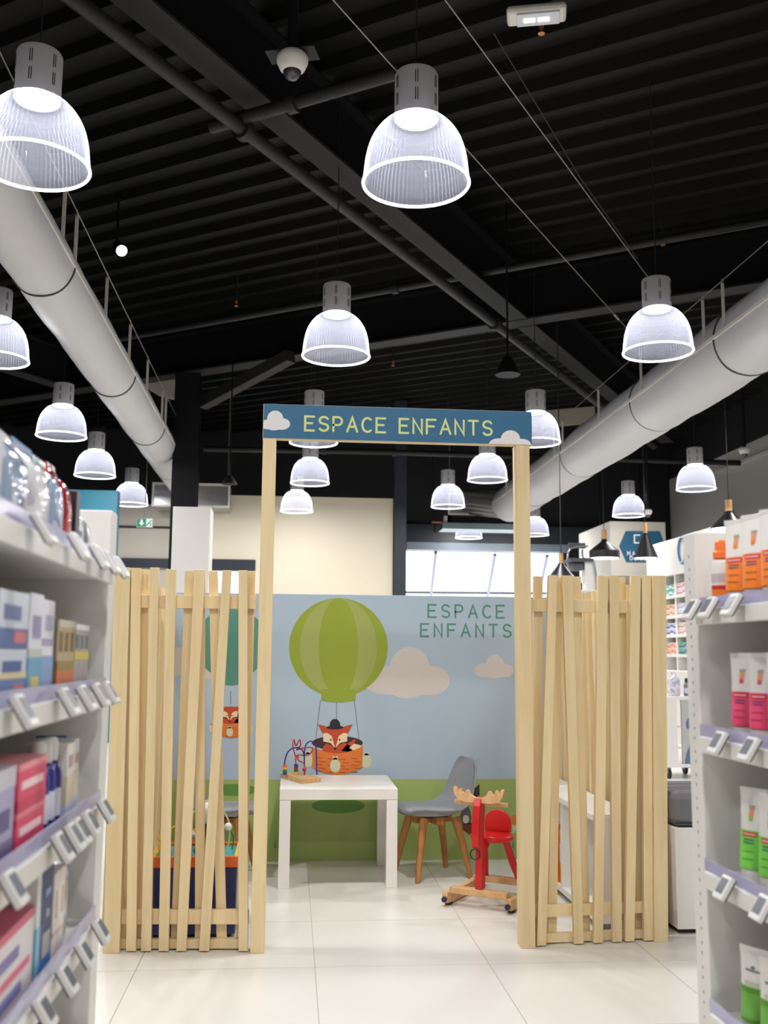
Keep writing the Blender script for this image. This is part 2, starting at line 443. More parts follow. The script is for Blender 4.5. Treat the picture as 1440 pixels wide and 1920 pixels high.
struct(MB().box(XA(214, WC), XA(316, WC), WC + .02, WC + .15, 0, ZA(1064, WC, 260)).build('wall_stone_low', WALL_STONE))
struct(MB().box(XA(738, WC), XA(760, WC), WC - .1, WC + .1, 0, 5.0).build('post_back', NAVY))

# ------------------------------------------------------------------ roof steel, pipes and wires
def pt2(u_, v_, z): return Vector((U2.x * u_ + V2.x * v_, U2.y * u_ + V2.y * v_, z))
def ibeam(name, label, p, q, zb, h, fw):
    p, q = Vector(p), Vector(q); r = thing(name, label, 'beam', (p.x, p.y, zb))
    d = Vector((q.x - p.x, q.y - p.y, 0))
    a, b = Vector((p.x, p.y, 0)), Vector((q.x, q.y, 0))
    Z = lambda z: Vector((0, 0, z))
    MB().bar(a + Z(zb + .01), b + Z(zb + .01), fw, .02).build('bottom_flange', GREY_STEEL, r)
    MB().bar(a + Z(zb + h - .01), b + Z(zb + h - .01), fw, .02).build('top_flange', BLACK_STEEL, r)
    MB().bar(a + Z(zb + h / 2), b + Z(zb + h / 2), .015, h - .04).build('web', BLACK_STEEL, r)
    return r
D33 = Vector((U2.x, U2.y, 0)); V33 = Vector((V2.x, V2.y, 0))
J = Vector((2.25, 9.70, 0))                       # where the main beam meets the cross beam
ibeam('roof_beam', 'dark steel roof beam crossing the ceiling from top left to the centre', J - D33 * 12.0, J - D33 * .12, 4.4, .5, .19)
ibeam('roof_beam', 'dark steel roof beam continuing behind the cross beam towards the right duct', J + D33 * .12, J + D33 * 6.5, 4.4, .5, .19)
ibeam('roof_beam', 'long dark cross beam running over the black column and main beam', J + V33 * 8.2, J - V33 * 5.0, 4.4, .5, .2)
ibeam('roof_beam', 'dark steel beam at upper left beyond the grey duct', J + V33 * 6.1 - D33 * 4.2, J + V33 * 6.1 - D33 * .12, 4.4, .5, .19)
colx, coly = -1.30, 12.05
# steel column with white casing
cr_ = thing('steel_column', 'black steel column with white boxed base behind the fence', 'column', (colx, coly, 0))
MB().box(colx - .15, colx + .15, coly - .11, coly - .09, 0, 4.4).box(colx - .15, colx + .15, coly + .09, coly + .11, 0, 4.4).box(colx - .01, colx + .01, coly - .09, coly + .09, 0, 4.4).build('column_shaft', BLACK_STEEL, cr_)
cxa, cxb = XA(319, coly - .2), XA(391, coly - .2)
MB().box(cxa, cxb, coly - .2, coly + .2, 0, ZA(950, coly - .2, 350)).build('casing', WHITE_METAL, cr_, bevel=.01)
b0, b1 = at(380, 757, coly), at(545, 668, coly - 1.1)
tag(MB().bar(b0, b1, .13, .13).build('knee_brace', GREY_STEEL), 'grey diagonal knee brace rising from the black column to the cross beam', 'brace')
# pipes
def pipe(name, label, pts, r, material, rings=()):
    p = thing(name, label, 'pipe', pts[0])
    MB().tube(pts, r, 12).build('pipe_run', material, p, smooth=True)
    for q, d in rings:
        q = Vector(q); d = Vector(d).normalized()
        MB().cyl(q - d * .03, q + d * .03, r * 1.5, n=12).build('coupling', material, p, smooth=True)
    return p
pp0 = Vector((-1.126, 4.699, 4.25))
pipe('sprinkler_pipe', 'dark sprinkler main pipe running beside the long ceiling beam', [pp0 - D33 * 2, pp0 + D33 * 5, pp0 + D33 * 12], .045, PIPE, [(pp0 + D33 * 1.4, D33), (pp0 + D33 * 5.5, D33)])
c1 = Vector((-0.10, 5.65, 4.30))
pipe('sprinkler_pipe', 'dark branch pipe crossing under the beam near the dome camera', [c1 + V33 * .55, c1, c1 - V33 * 0.74], .04, PIPE, [(c1 - V33 * .05, V33)])
c2 = Vector((1.25, 8.97, 4.52))
pipe('sprinkler_pipe', 'dark branch pipe crossing behind the two middle pendant lamps', [c2 + V33 * 4.5, c2, c2 - V33 * 4.2], .035, PIPE, [(c2 + V33 * .4, V33)])
c3 = Vector((1.3, 14.2, 3.95))
pipe('sprinkler_pipe', 'dark low pipe crossing far behind the blue sign board', [c3 + Vector((-2.6, .1, 0)), c3, c3 + Vector((5.2, -.1, -.05))], .04, PIPE, [(c3 + Vector((.1, 0, 0)), (1, 0, 0)), (c3 + Vector((-.9, 0, 0)), (1, 0, 0))])
def wire(label, p, q, r=.004, ext=0, buckle=False):
    p, q = Vector(p), Vector(q); d = (q - p).normalized(); p = p - d * ext
    w = thing('tension_cable', label, 'cable', p, group='steel cables under the roof')
    MB().tube([p, (p + q) / 2, q], r, 6).build('wire', CABLE, w)
    if buckle: MB().cyl(q - d * .5, q - d * .32, r * 3, n=8).build('turnbuckle', CABLE, w)
wire('thin steel cable running from top centre past the largest pendant lamp', (0.141, 4.643, 4.3), (3.25, 9.45, 4.3), .004, 3, True)
wire('thin steel cable running from the top to the pendant lamp at right', (0.695, 4.586, 4.3), (3.05, 8.2, 4.3), .004, 3)
BLACKCABLE = mat('black_cable', S(30, 30, 32), 0.6)
bw = MB().tube([(1.0, 4.9, 4.35), (1.9, 6.4, 4.32), (2.75, 7.7, 4.3)], .004, 6).build('electric_cable', BLACKCABLE)
tag(bw, 'thin black cable running behind the right white steel cables', 'cable')

# ------------------------------------------------------------------ air ducts
DUCT = mat('grey_fabric_duct', S(205, 206, 208), 0.75, var=0.06, scale=2.5, bump=0.25)
SEAM = mat('dark_seam_strap', S(70, 70, 72), 0.7)
def duct(name, label, X, Z, r, y0, y1, side, seams, cable_z, hang):
    d = thing(name, label, 'duct', (X, y0, Z - r))
    n, m = 40, int((y1 - y0) / .12); mb = MB()
    for i in range(m + 1):
        y = y0 + (y1 - y0) * i / m
        near = min([abs(y - s) for s in seams] + [9])
        rr = r * (1 - .03 * math.exp(-(near / .10) ** 2)) * (1 + .006 * sin(y * 9.1) + .004 * sin(y * 23))
        for k in range(n):
            t = 2 * pi * k / n; w = 1 + .006 * sin(5 * t + y * 3)
            mb.v.append(Vector((X + rr * w * cos(t), y, Z + rr * w * sin(t) - .012 * sin(pi * ((y * .8) % 1)))))
    for i in range(m):
        for k in range(n):
            l = (k + 1) % n; mb.f.append((i * n + k, (i + 1) * n + k, (i + 1) * n + l, i * n + l))
    mb.f.append(tuple(range(n))); mb.f.append(tuple(range(m * n, m * n + n))[::-1])
    mb.build('fabric_sleeve', DUCT, d, smooth=True)
    for s_ in seams:
        ring = [(X + (r * .985) * cos(2 * pi * k / 36), s_ + .012 * sin(4 * pi * k / 36) + .005 * sin(10 * pi * k / 36), Z + (r * .985) * sin(2 * pi * k / 36) - .005) for k in range(36)]
        MB().tube(ring, .008, 6, closed=True).build('seam_strap', SEAM, d, smooth=True)
    rail = X + side * r
    MB().bar((rail, y0, Z), (rail, y1, Z), .012, .03).build('side_rail', WHITE_METAL, d)
    MB().tube([(rail, y0, cable_z), (rail, (y0 + y1) / 2, cable_z), (rail, y1 - .3, cable_z)], .004, 6).build('suspension_cable', CABLE, d)
    for y in hang:
        h_ = MB().bar((rail, y, Z), (rail, y, cable_z - .02), .022, .006, up=(0, 1, 0)).build('hanger_strap', WHITE_METAL, d)
        MB().tube([(rail, y + .015 * cos(2 * pi * k / 10), cable_z - .01 + .025 * sin(2 * pi * k / 10)) for k in range(10)], .004, 5, closed=True).build('hook', CABLE, h_)
    return d
dl = duct('fabric_duct', 'grey fabric air duct running back along the left side', -1.63, 3.52, .205, 3.6, 14.75, 1, (6.35, 8.9, 11.0, 13.2), 3.87, (5.97, 6.32, 7.4, 8.5, 9.57, 10.7, 11.0, 12.1))
dr = duct('fabric_duct', 'wide grey fabric air duct running back along the right side', 3.45, 3.50, .285, 5.2, 15.9, -1, (7.25, 9.2, 11.75, 14.2), 3.88, (7.04, 7.41, 8.85, 10.16, 11.6, 12.0, 14.8))
# galvanised end boxes
def end_box(label, xa, xb, y0, y1, z0, z1):
    b = thing('air_plenum', label, 'air unit', ((xa + xb) / 2, y0, z0))
    MB().box(xa, xb, y0, y1, z0, z1).build('box', GALV, b)
    for z in (z0, z1 - .03): MB().box(xa - .02, xb + .02, y0 - .03, y0 - .002, z, z + .03).build('flange', WHITE_METAL, b)
    for x in (xa - .02, xb - .01): MB().box(x, x + .03, y0 - .03, y0 - .002, z0 + .03, z1 - .03).build('flange', WHITE_METAL, b)
    a = MB(); a.bar((xa + .02, y0 - .008, z1 - .03), (xb - .02, y0 - .008, z0 + .04), .012, .01, up=(0, 1, 0)); a.build('crease', GALV, b)
    for x in (xa + .05, xb - .05): MB().cyl((x, y1 - .1, z1), (x, y1 - .1, CEIL + .09), .008, n=8).build('threaded_rod', CABLE, b)
    return b
PB = 14.85
end_box('galvanised plenum box behind the black column at left duct end', XA(281, PB), XA(424, PB), PB, PB + .55, ZA(951, PB, 350), ZA(906, PB, 350))
PR = 16.3
hb = end_box('galvanised plenum box and lit tray at the right duct end', XA(842, PR), XA(975, PR), PR, PR + .38, ZA(967, PR, 900), ZA(925, PR, 900))
TRAY = mat('pale_green_tray', S(128, 150, 150), 0.35, metal=0.3)
MB().box(XA(838, PR), XA(978, PR), PR - .05, PR + .36, ZA(982, PR, 900), ZA(969, PR, 900)).build('dark_channel', BLACK_STEEL, hb)
MB().box(XA(828, PR), XA(978, PR), PR - .12, PR + .36, ZA(994, PR, 900), ZA(983, PR, 900)).build('tray', TRAY, hb)
tr0 = MB(); zc, xc, rr_ = 3.50, 3.45, .27
xs0, xs1, zs0, zs1 = XA(866, PR), XA(960, PR), ZA(965, PR, 900), ZA(918, PR, 900)
vs_, fs_ = [], []
for k in range(24):
    t = 2 * pi * k / 24 + pi / 24; c_, s_ = cos(t), sin(t); m_ = max(abs(c_), abs(s_))
    vs_.append(((xs0 + xs1) / 2 + (xs1 - xs0) / 2 * c_ / m_, PR - .02, (zs0 + zs1) / 2 + (zs1 - zs0) / 2 * s_ / m_))
for k in range(24):
    t = 2 * pi * k / 24 + pi / 24; vs_.append((xc + rr_ * cos(t), 15.9, zc + rr_ * sin(t)))
for k in range(24): fs_.append((k, (k + 1) % 24, 24 + (k + 1) % 24, 24 + k))
tr0.add(vs_, fs_); tr0.build('transition', GALV, hb)
FIT = mat('brass_fitting', S(190, 120, 60), 0.35, metal=0.7)
MB().cyl((XA(815, PR), PR, ZA(1000, PR, 815)), (XA(815, PR), PR, CEIL + .09), .02, n=8).build('drop_pipe', PIPE, hb)
MB().bar((XA(809, PR), PR - .05, ZA(980, PR, 815)), (XA(828, PR), PR - .05, ZA(980, PR, 815)), .02, .025).build('valve', FIT, hb)
MB().box(XA(832, PR), XA(846, PR), PR - .05, PR + .05, ZA(984, PR, 840), ZA(968, PR, 840)).build('actuator', WHITE_METAL, hb)

# pale boards and small fittings under the roof
PALE = mat('pale_board', S(190, 184, 170), 0.6)
def board(label, pts, Y, th=.04):
    p = [at(a, b, Y) for a, b in pts]
    o = MB().prism([(q.x, q.z) for q in p], Y, Y + th).build('roof_panel', PALE); return tag(o, label, 'panel')  # lit patches of a sloped roof panel, shaped as flat pale boards
board('pale triangular roof panel behind the left duct, upper one', [(205, 628), (338, 684), (244, 700)], 13.0)
board('pale roof panel beside the black column, lower one', [(250, 712), (343, 700), (343, 752), (300, 742)], 13.2)
board('pale board under the roof above the right duct', [(1017, 770), (1115, 762), (1118, 792), (1017, 802)], 15.2)
tb = MB().bar(at(236, 712, 12.8), at(350, 690, 12.8), .1, .1).build('roof_strut', BLACK_STEEL); tag(tb, 'short dark strut between the two pale roof panels', 'strut')

# ------------------------------------------------------------------ pendant lamps
SHADE = clear_mat('ribbed_clear_acrylic', (0.80, 0.83, 1.0, 1), 0.055, 0.13, rough=0.12, gloss=0.25)
RIM = clear_mat('acrylic_rim', (0.95, 0.95, 1.0, 1), 0.55, 0.3, rough=0.15, gloss=0.1)
LED = glow_mat('led_disc', LAMP_COLOR, 25.0, False)
LAMP_LIGHT = bpy.data.lights.new('bulb_light', 'AREA'); LAMP_LIGHT.shape = 'DISK'; LAMP_LIGHT.size = .17
LAMP_LIGHT.energy = LAMP_POWER; LAMP_LIGHT.color = LAMP_COLOR
def make_lamp(label, x, y, z=3.06):
    L = thing('pendant_lamp', label, 'lamp', (x, y, z), group='ribbed bell pendant lamps')
    R = .225
    prof = [(1.0, 0), (.975, .035), (.962, .065), (.945, .10), (.92, .13), (.885, .16), (.84, .188), (.78, .214), (.70, .240), (.60, .264), (.50, .280), (.40, .290)]
    MB().lathe([(R * r, h) for r, h in prof], (x, y, z), n=144, ribs=.024, caps=False).build('shade', SHADE, L, smooth=False)
    MB().tube([(x + R * 1.0 * cos(2 * pi * k / 64), y + R * 1.0 * sin(2 * pi * k / 64), z) for k in range(64)], .007, 8, closed=True).build('rim', RIM, L, smooth=True)
    hs = MB().lathe([(.070, .292), (.094, .292), (.094, .485), (.090, .495), (.012, .497)], (x, y, z), n=32).build('housing', GREYHOUSING, L, smooth=True)
    for a in range(6):
        t = 2 * pi * (a + .4) / 6
        for q, zz in ((-.05, .33), (.05, .33), (-.05, .41), (.05, .41)):
            tt = t + q; c, s = cos(tt), sin(tt)
            MB().bar((x + .0935 * c, y + .0935 * s, z + zz), (x + .0935 * c, y + .0935 * s, z + zz + .055), .004, .003, up=(c, s, 0)).build('vent_slot', DARKSLOT, hs)
    MB().lathe([(.088, .287), (.088, .2915)], (x, y, z), n=24).build('led_disc', LED, L)
    MB().cyl((x, y, z + .495), (x, y, CEIL + .1), .004, n=6).build('cord', BLACKCABLE, L)
    lo = bpy.data.objects.new('bulb_light', LAMP_LIGHT); COL.objects.link(lo); lo.parent = L; lo.location = (0, 0, .284)
    return L
lamp0 = make_lamp('largest pendant lamp in full view, hanging top centre right of the dome camera', 0.486, 4.04)
lm = [
 ('bell pendant lamp directly above the left part of the blue sign board', .257, 6.6),
 ('bell pendant lamp hanging in front of the wide right duct', 2.357, 6.257),
 ('bell pendant lamp half hidden behind the blue sign above its first letters', .167, 9.437),
 ('bell pendant lamp behind the blue sign right end, beside the right gate post', 2.247, 9.17),
 ('bell pendant lamp framed just below the left part of the blue sign', .173, 11.75),
 ('small pendant lamp against the cream wall, lowest of the column below the sign', .03, 14.15),
 ('bell pendant lamp framed just below the right part of the blue sign', 2.187, 11.253),
 ('small pendant lamp in the gate beside the galvanised duct transition', 2.062, 13.4),
 ('large pendant lamp at the top left, cut by the picture edge', -1.10, 4.05),
 ('pendant lamp cut by the left picture edge below the duct', -2.07, 6.95),
 ('pendant lamp above the left shelf, nearest of the three below the duct', -2.169, 9.448),
 ('pendant lamp above the left shelf, middle of the three below the duct', -2.262, 11.575),
 ('pendant lamp in front of the teal wall, farthest of the three below the duct', -2.209, 13.82),
 ('pendant lamp in front of the dark grey right wall', 4.761, 11.54),
 ('pendant lamp above the black tapered pendants and hexagonal sign', 4.738, 13.91),
 ('pendant lamp seen only by its rim under the lit tray', 2.97, 16.98),
 ('pendant lamp partly hidden behind the right gate post under the duct', 3.98, 16.4),
]
for lb, x, y in lm: dup(lamp0, (x, y, 3.06), label=lb)
for lb, x, y in (('added pendant lamp over the aisle behind the viewer, left', -.95, 1.5), ('added pendant lamp over the aisle behind the viewer, right', .55, 1.45), ('added pendant lamp behind the viewer over the next aisle', 2.5, 1.5),
                 ('added pendant lamp over the left neighbour aisle beside the viewer', -2.4, 1.3), ('added pendant lamp far behind the viewer, left', -1.0, -1.2), ('added pendant lamp far behind the viewer, right', .5, -1.2), ('added pendant lamp far behind the viewer, far right', 2.5, -1.2),
                 ('added pendant lamp over the right aisle outside the picture', 4.75, 6.3), ('added pendant lamp over the pharmacy counter outside the picture', 4.75, 9.0), ('added pendant lamp over the far left aisle outside the picture', -4.3, 6.6), ('added pendant lamp over the far left aisle, farther one', -4.3, 11.6)):
    dup(lamp0, (x, y, 3.06), label=lb)  # unseen lamps like the others, added to light the foreground and sides

# other things on the ceiling
WHITEP = mat('white_plastic', S(228, 226, 220), 0.35, var=0.02)
SMOKED = mat('smoked_dome', S(60, 60, 66), 0.12, var=0.3, scale=30, spec=0.8)
def dome_camera(label, x, y, z, s, bracket=False):
    d = thing('dome_camera', label, 'camera', (x, y, z))
    MB().lathe([(.045 * s, 0), (.062 * s, .014 * s), (.078 * s, .05 * s), (.078 * s, .075 * s), (.066 * s, .092 * s), (.0, .094 * s)], (x, y, z), n=28).build('housing', WHITEP, d, smooth=True)
    MB().ball((x, y, z + .005 * s), (.046 * s, .046 * s, .05 * s), 18, 10).build('dome', SMOKED, d, smooth=True)
    MB().cyl((x, y, z + .093 * s), (x, y, CEIL + .09), .025 * s, n=12).build('drop_tube', BLACK_STEEL, d, smooth=True)
    if bracket: MB().bar((x - .12, y + .05, z + .1 * s), (x + .12, y - .02, z + .1 * s), .12, .006).build('bracket_plate', GREY_STEEL, d)
    return d
q = atz(548, 128, 3.95); dome_camera('white dome security camera under the ceiling near the long beam', q.x, q.y, 3.93, 1.0, True)
q = at(1396, 846, 12.5); dome_camera('white dome camera in front of the dark grey right wall', q.x, q.y, q.z - .04, .95)
q = at(1214.5, 960, 13.0); dome_camera('small white dome camera hanging beside the tapered black pendant', q.x, q.y, q.z - .04, .75)
# emergency light
e0, e1 = Vector((1.204, 5.502, 4.86)), Vector((1.545, 5.417, 4.86))
em = thing('emergency_light', 'white oblong emergency light fixed under the roof at the top edge', 'light', ((e0 + e1) / 2))
dv = (e1 - e0).normalized(); pv = Vector((-dv.y, dv.x, 0))
MB().bar(e0, e1, .15, .05).build('housing', WHITEP, em, bevel=.02)
MB().bar(e0 + dv * .06 - Vector((0, 0, .03)), e1 - dv * .04 - Vector((0, 0, .03)), .12, .012).build('diffuser', mat('milky_diffuser', S(226, 228, 238), .3), em, bevel=.004)
EML = glow_mat('led_strip', (.95, .97, 1), 6)
for k in (.38, .62): MB().bar(e0.lerp(e1, k - .09) - Vector((0, 0, .037)), e0.lerp(e1, k + .09) - Vector((0, 0, .037)), .035, .004).build('led_strip', EML, em)
MB().cyl((e0 + e1) / 2 + Vector((0, 0, .02)), (e0 + e1) / 2 + Vector((0, 0, .15)), .02, n=8).build('mount', BLACK_STEEL, em)
# sprinkler heads
for (px, py, lb) in ((1015, 50, 'brass sprinkler head just below the emergency light'), (1243, 450, 'brass sprinkler head at right above the pendant lamp by the duct'), (443, 566, 'brass sprinkler head above left of the middle pendant lamp'), (737, 679, 'brass sprinkler head right of the middle pendant lamp')):
    q = atz(px, py, 4.94 if py == 50 else 4.75); r = thing('fire_sprinkler', lb, 'sprinkler', q)
    MB().lathe([(.004, -.05), (.022, -.048), (.022, -.044), (.006, -.04), (.006, -.02), (.014, -.01), (.016, 0.01), (.012, .02)], q, n=12).build('sprinkler_body', FIT, r, smooth=True)
    MB().cyl(q + Vector((0, 0, .02)), (q.x, q.y, CEIL + .03), .012, n=8).build('drop_pipe', PIPE, r)
# spotlight, black reflectors
def cone_spot(label, q, r, h, glow, tilt=0.0):
    s = thing('reflector_lamp', label, 'lamp', q)
    MB().lathe([(r, 0), (r * .98, .01), (r * .55, h * .7), (r * .3, h), (0, h + .01)], q, n=24).build('reflector', BLACK_STEEL, s, smooth=True)
    MB().lathe([(r * .9, .004), (r * .9, .008)], q, n=24).build('lens', glow, s)
    MB().cyl(q + Vector((0, 0, h)), (q.x, q.y, CEIL + .09), .01, n=6).build('stem', BLACK_STEEL, s)
cone_spot('unlit black conical reflector lamp hanging right of the roof beam end', atz(952, 703, 3.5), .11, .16, GREYHOUSING)
cone_spot('unlit black reflector lamp hanging beside the black column', at(430, 908, 11.5), .09, .1, GREYHOUSING)
q = atz(228, 470, 4.5)
sp = thing('spotlight', 'small lit spotlight glaring under the roof at upper left', 'lamp', q)
MB().cyl(q, q + Vector((-.06, .1, .09)), .05, .04, 14).build('spot_body', BLACK_STEEL, sp, smooth=True)
MB().cyl(q + Vector((.003, -.005, -.0045)), q + Vector((.001, -.002, -.002)), .045, n=14).build('lens', glow_mat('spot_glow', (.95, .97, 1), 40), sp)
MB().cyl(q + Vector((-.06, .1, .09)), (q.x - .06, q.y + .1, CEIL + .09), .012, n=8).build('stem', BLACK_STEEL, sp)

# ------------------------------------------------------------------ children's corner: slatted fences and gate
YF = 3.905
def yl(X): return YF + (-.1 - X) * .06
def yr(X): return YF + (X - .9) * .10
def pxslat(mb, xa, xb, ya, xc, xd, yb, yfun, off, th, ztop=None, zbot=0.004):
    """slat with top edge xa..xb sighted at row ya and bottom edge xc..xd at row yb"""
    yy = yfun(at((xa + xb + xc + xd) / 4, 1400, YF).x) + off
    A, B = at(xa, ya, yy), at(xb, ya, yy); Cc, Dd = at(xc, yb, yy), at(xd, yb, yy)
    zt = ztop if ztop is not None else (A.z + B.z) / 2
    P = [(Cc.x, zbot), (Dd.x, zbot), (B.x, zt), (A.x, zt)]
    fr = [Vector((x, yfun(x) + off, z)) for x, z in P]; bk = [v + Vector((0, th, 0)) for v in fr]
    mb.add(fr + bk, [(0, 1, 2, 3), (7, 6, 5, 4), (1, 0, 4, 5), (2, 1, 5, 6), (3, 2, 6, 7), (0, 3, 7, 4)]); return mb
def fence(name, label, loc, fronts, backs, rails, posts, yfun, xr):
    f = thing(name, label, 'fence', loc)
    for p in posts: pxslat(MB(), *p, yfun, -.012, .06, zbot=0.0).build('post', BIRCH, f, bevel=.0015)
    for sl in fronts: pxslat(MB(), *sl, yfun, 0, .024).build('slat', BIRCH, f, bevel=.0015)
    for sl in backs: pxslat(MB(), *sl, yfun, .05, .024).build('slat', BIRCH, f, bevel=.0015)
    for (z0, z1) in rails:
        a, b = xr; mb = MB()
        mb.hexa([(a, yfun(a) + .025, z0), (b, yfun(b) + .025, z0), (b, yfun(b) + .049, z0), (a, yfun(a) + .049, z0)],
                [(a, yfun(a) + .025, z1), (b, yfun(b) + .025, z1), (b, yfun(b) + .049, z1), (a, yfun(a) + .049, z1)])
        mb.build('rail', BIRCH, f, bevel=.0015)
    return f
RAILS = [(at(400, 1141, YF + .03).z, at(400, 1116, YF + .03).z), (at(400, 1734, YF + .03).z, at(400, 1707, YF + .03).z), (.006, at(400, 1762, YF + .03).z)]
TL, BL = 1067, 1783
fence('slat_fence', 'pale wooden slatted fence left of the gate with leaning slats', (-.4, YF, 0),
      [(246, 264, TL - 2, 236, 255, BL), (281, 298, TL - 3, 264, 283, BL), (311, 330, TL, 297, 316, BL), (364, 384, TL + 1, 330, 349, BL), (417, 434, TL + 2, 373, 392, BL), (447, 464, TL + 2, 447, 465, BL)],
      [(262, 279, TL + 1, 250, 267, BL), (347, 364, TL + 3, 319, 337, BL), (367, 384, TL + 3, 365, 383, BL), (391, 408, TL + 3, 406, 425, BL), (462, 479, TL + 4, 441, 459, BL)],
      RAILS, [(214, 244, TL - 3, 193, 224, BL)], yl, (at(236, 1400, YF).x, at(474, 1400, YF).x))
TR, BR = 1079, 1772
RAILSR = [(at(1100, 1148, YF + .04).z, at(1100, 1124, YF + .04).z), (at(1100, 1718, YF + .04).z, at(1100, 1696, YF + .04).z), (.006, at(1100, 1749, YF + .04).z)]
fence('slat_fence', 'pale wooden slatted fence right of the gate with leaning slats', (1.2, YF, 0),
      [(1029, 1046, TR - 1, 1006, 1024, BR), (1054, 1074, TR, 1077, 1095, BR), (1122, 1141, TR, 1113, 1131, BR), (1143, 1161, TR, 1149, 1167, BR), (1184, 1203, TR, 1172, 1190, BR), (1204, 1222, TR, 1208, 1226, BR)],
      [(1001, 1018, TR + 1, 1000, 1018, BR), (1073, 1090, TR + 2, 1091, 1108, BR), (1040, 1056, TR + 2, 1027, 1044, BR), (1157, 1174, TR + 3, 1165, 1182, BR), (1187, 1204, TR + 3, 1191, 1208, BR)],
      RAILSR, [(1224, 1250, TR, 1227, 1254, BR)], yr, (at(1000, 1400, YF).x, at(1232, 1400, YF).x))
# side fences running back to the mural wall
def side_fence(label, X, out, seed, zt):
    rn = random.Random(seed); f = thing('slat_fence', label, 'fence', (X, 4.75, 0))
    y = 4.08; k = 0
    while y < 5.44:
        for lay in (0, 1):
            lean = rn.uniform(-.06, .06); yy = y + lay * .055 + rn.uniform(-.015, .015); xo = X + (0 if lay == 0 else out * .074) - .012
            mb = MB(); w = .037
            y_t = min(max(yy + lean, 4.06), 5.44); y_b = min(max(yy - lean, 4.06), 5.44)
            mb.hexa([(xo, y_b, .004), (xo + .024, y_b, .004), (xo + .024, y_b + w, .004), (xo, y_b + w, .004)],
                    [(xo, y_t, zt), (xo + .024, y_t, zt), (xo + .024, y_t + w, zt), (xo, y_t + w, zt)])
            mb.build('slat', BIRCH, f, bevel=.0015)
        y += .118; k += 1
    for z0, z1 in RAILS:
        xa = X + out * .013 + (0 if out > 0 else -.0); xb = X + out * .061
        MB().box(min(xa, xb), max(xa, xb), 4.04, 5.5, z0, z1).build('rail', BIRCH, f, bevel=.0015)
side_fence('pale wooden slat fence closing the left side of the play corner', -.618, -1, 3, 1.385)
side_fence('pale wooden slat fence closing the right side of the play corner', 1.425, 1, 5, 1.385)

# gate: two posts and sign board
SIGNBLUE = mat('petrol_blue_print', S(38, 104, 142), 0.45, var=0.03)
LIME = mat('lime_lettering', S(220, 232, 152), 0.5, var=0.02)
CLOUDW = mat('white_print', S(236, 233, 232), 0.5, var=0.02)
gx0, gx1 = -.129, .938; zs0_, zs1_ = 1.908, 2.046
gate = thing('entrance_gate', 'tall wooden gate frame carrying the blue ESPACE ENFANTS sign board', 'gate', ((gx0 + gx1) / 2, 3.92, 0))
MB().box(-.1275, -.0765, 3.893, 3.955, 0, zs0_).build('post', BIRCH, gate, bevel=.0015)
MB().box(.872, .927, 3.893, 3.955, 0, zs0_).build('post', BIRCH, gate, bevel=.0015)
sb = MB().box(gx0, gx1, 3.893, 3.93, zs0_, zs1_).build('sign_board', BIRCH, gate, bevel=.001)
MB().box(gx0 + .002, gx1 - .001, 3.8915, 3.893, zs0_ + .002, zs1_ - .001).build('sign_face', SIGNBLUE, gate)
SY = 3.8915
def sgn(px, py): p = at(px, py, SY); return (p.x, p.z)
xE, xS = at(572, 800, SY).x, at(922, 800, SY).x
letters('ESPACE ENFANTS', xE, xS, lambda x: at(572 + (x - xE) / (xS - xE) * 350, 807 + (x - xE) / (xS - xE) * 9, SY).z, .056, SY, LIME, gate, .0085)
def clip(poly, x0=None, x1=None, z0=None, z1=None):
    f = lambda p: (min(max(p[0], x0 if x0 is not None else -99), x1 if x1 is not None else 99), min(max(p[1], z0 if z0 is not None else -99), z1 if z1 is not None else 99))
    out = []
    for p in poly:
        q = f(p)
        if not out or (abs(q[0] - out[-1][0]) + abs(q[1] - out[-1][1])) > 1e-5: out.append(q)
    return out
def pxblob(c, ells, Y):
    pts = blob(c[0], c[1], ells); return [(at(a, b, Y).x, at(a, b, Y).z) for a, b in pts]
MB().prism(clip(pxblob((512, 793), [(516, 785, 15, 15), (528, 795, 16, 11), (502, 796, 14, 9), (514, 798, 16, 9)], SY), x0=gx0 + .002), SY - .0015, SY).build('cloud', CLOUDW, gate)
MB().prism(clip(pxblob((956, 828), [(957, 823, 18, 16), (934, 834, 18, 12), (980, 836, 16, 13)], SY), z0=zs0_ + .002, x1=gx1 - .002), SY - .0015, SY).build('cloud', CLOUDW, gate)

# ------------------------------------------------------------------ mural partition
YM = 5.53
SKYB = mat('mural_sky_blue', S(177, 197, 214), 0.55, var=0.015)
mx0, mx1, mz = -.66, 1.56, 1.400
mur = thing('mural_partition', 'low partition printed with balloons, clouds and fox behind the white table', 'partition', ((mx0 + mx1) / 2, YM, 0))
MB().box(mx0, mx1, YM + .002, YM + .06, 0, mz).build('board', WHITE, mur)
def mprint(name, poly_px, material, lay=1, flat=None):
    """flat print on the board face; outline given as sighted"""
    y = YM - .0004 * lay
    pts = [(at(a, b, YM).x, at(a, b, YM).z) for a, b in poly_px]
    pts = clip(pts, x0=mx0 + .002, x1=mx1 - .002, z0=.002, z1=mz - .002)
    return MB().prism(pts, y, YM + .002 - .0001).build(name, material, mur)
MB().box(mx0, mx1, YM + .0004, YM + .002, .42, mz - .001).build('sky_print', SKYB, mur)
GRASS = mat('mural_grass_green', S(166, 186, 110), 0.55, var=0.02)
GRASSD = mat('mural_dark_green', S(100, 150, 68), 0.55, var=0.02)
MB().box(mx0, mx1, YM + .0004, YM + .002, .002, .42).build('grass_print', GRASS, mur)
OLIVE = mat('balloon_green', S(150, 168, 52), 0.55, var=0.02); OLIVEL = mat('balloon_pale_green', S(164, 176, 96), 0.55, var=0.02)
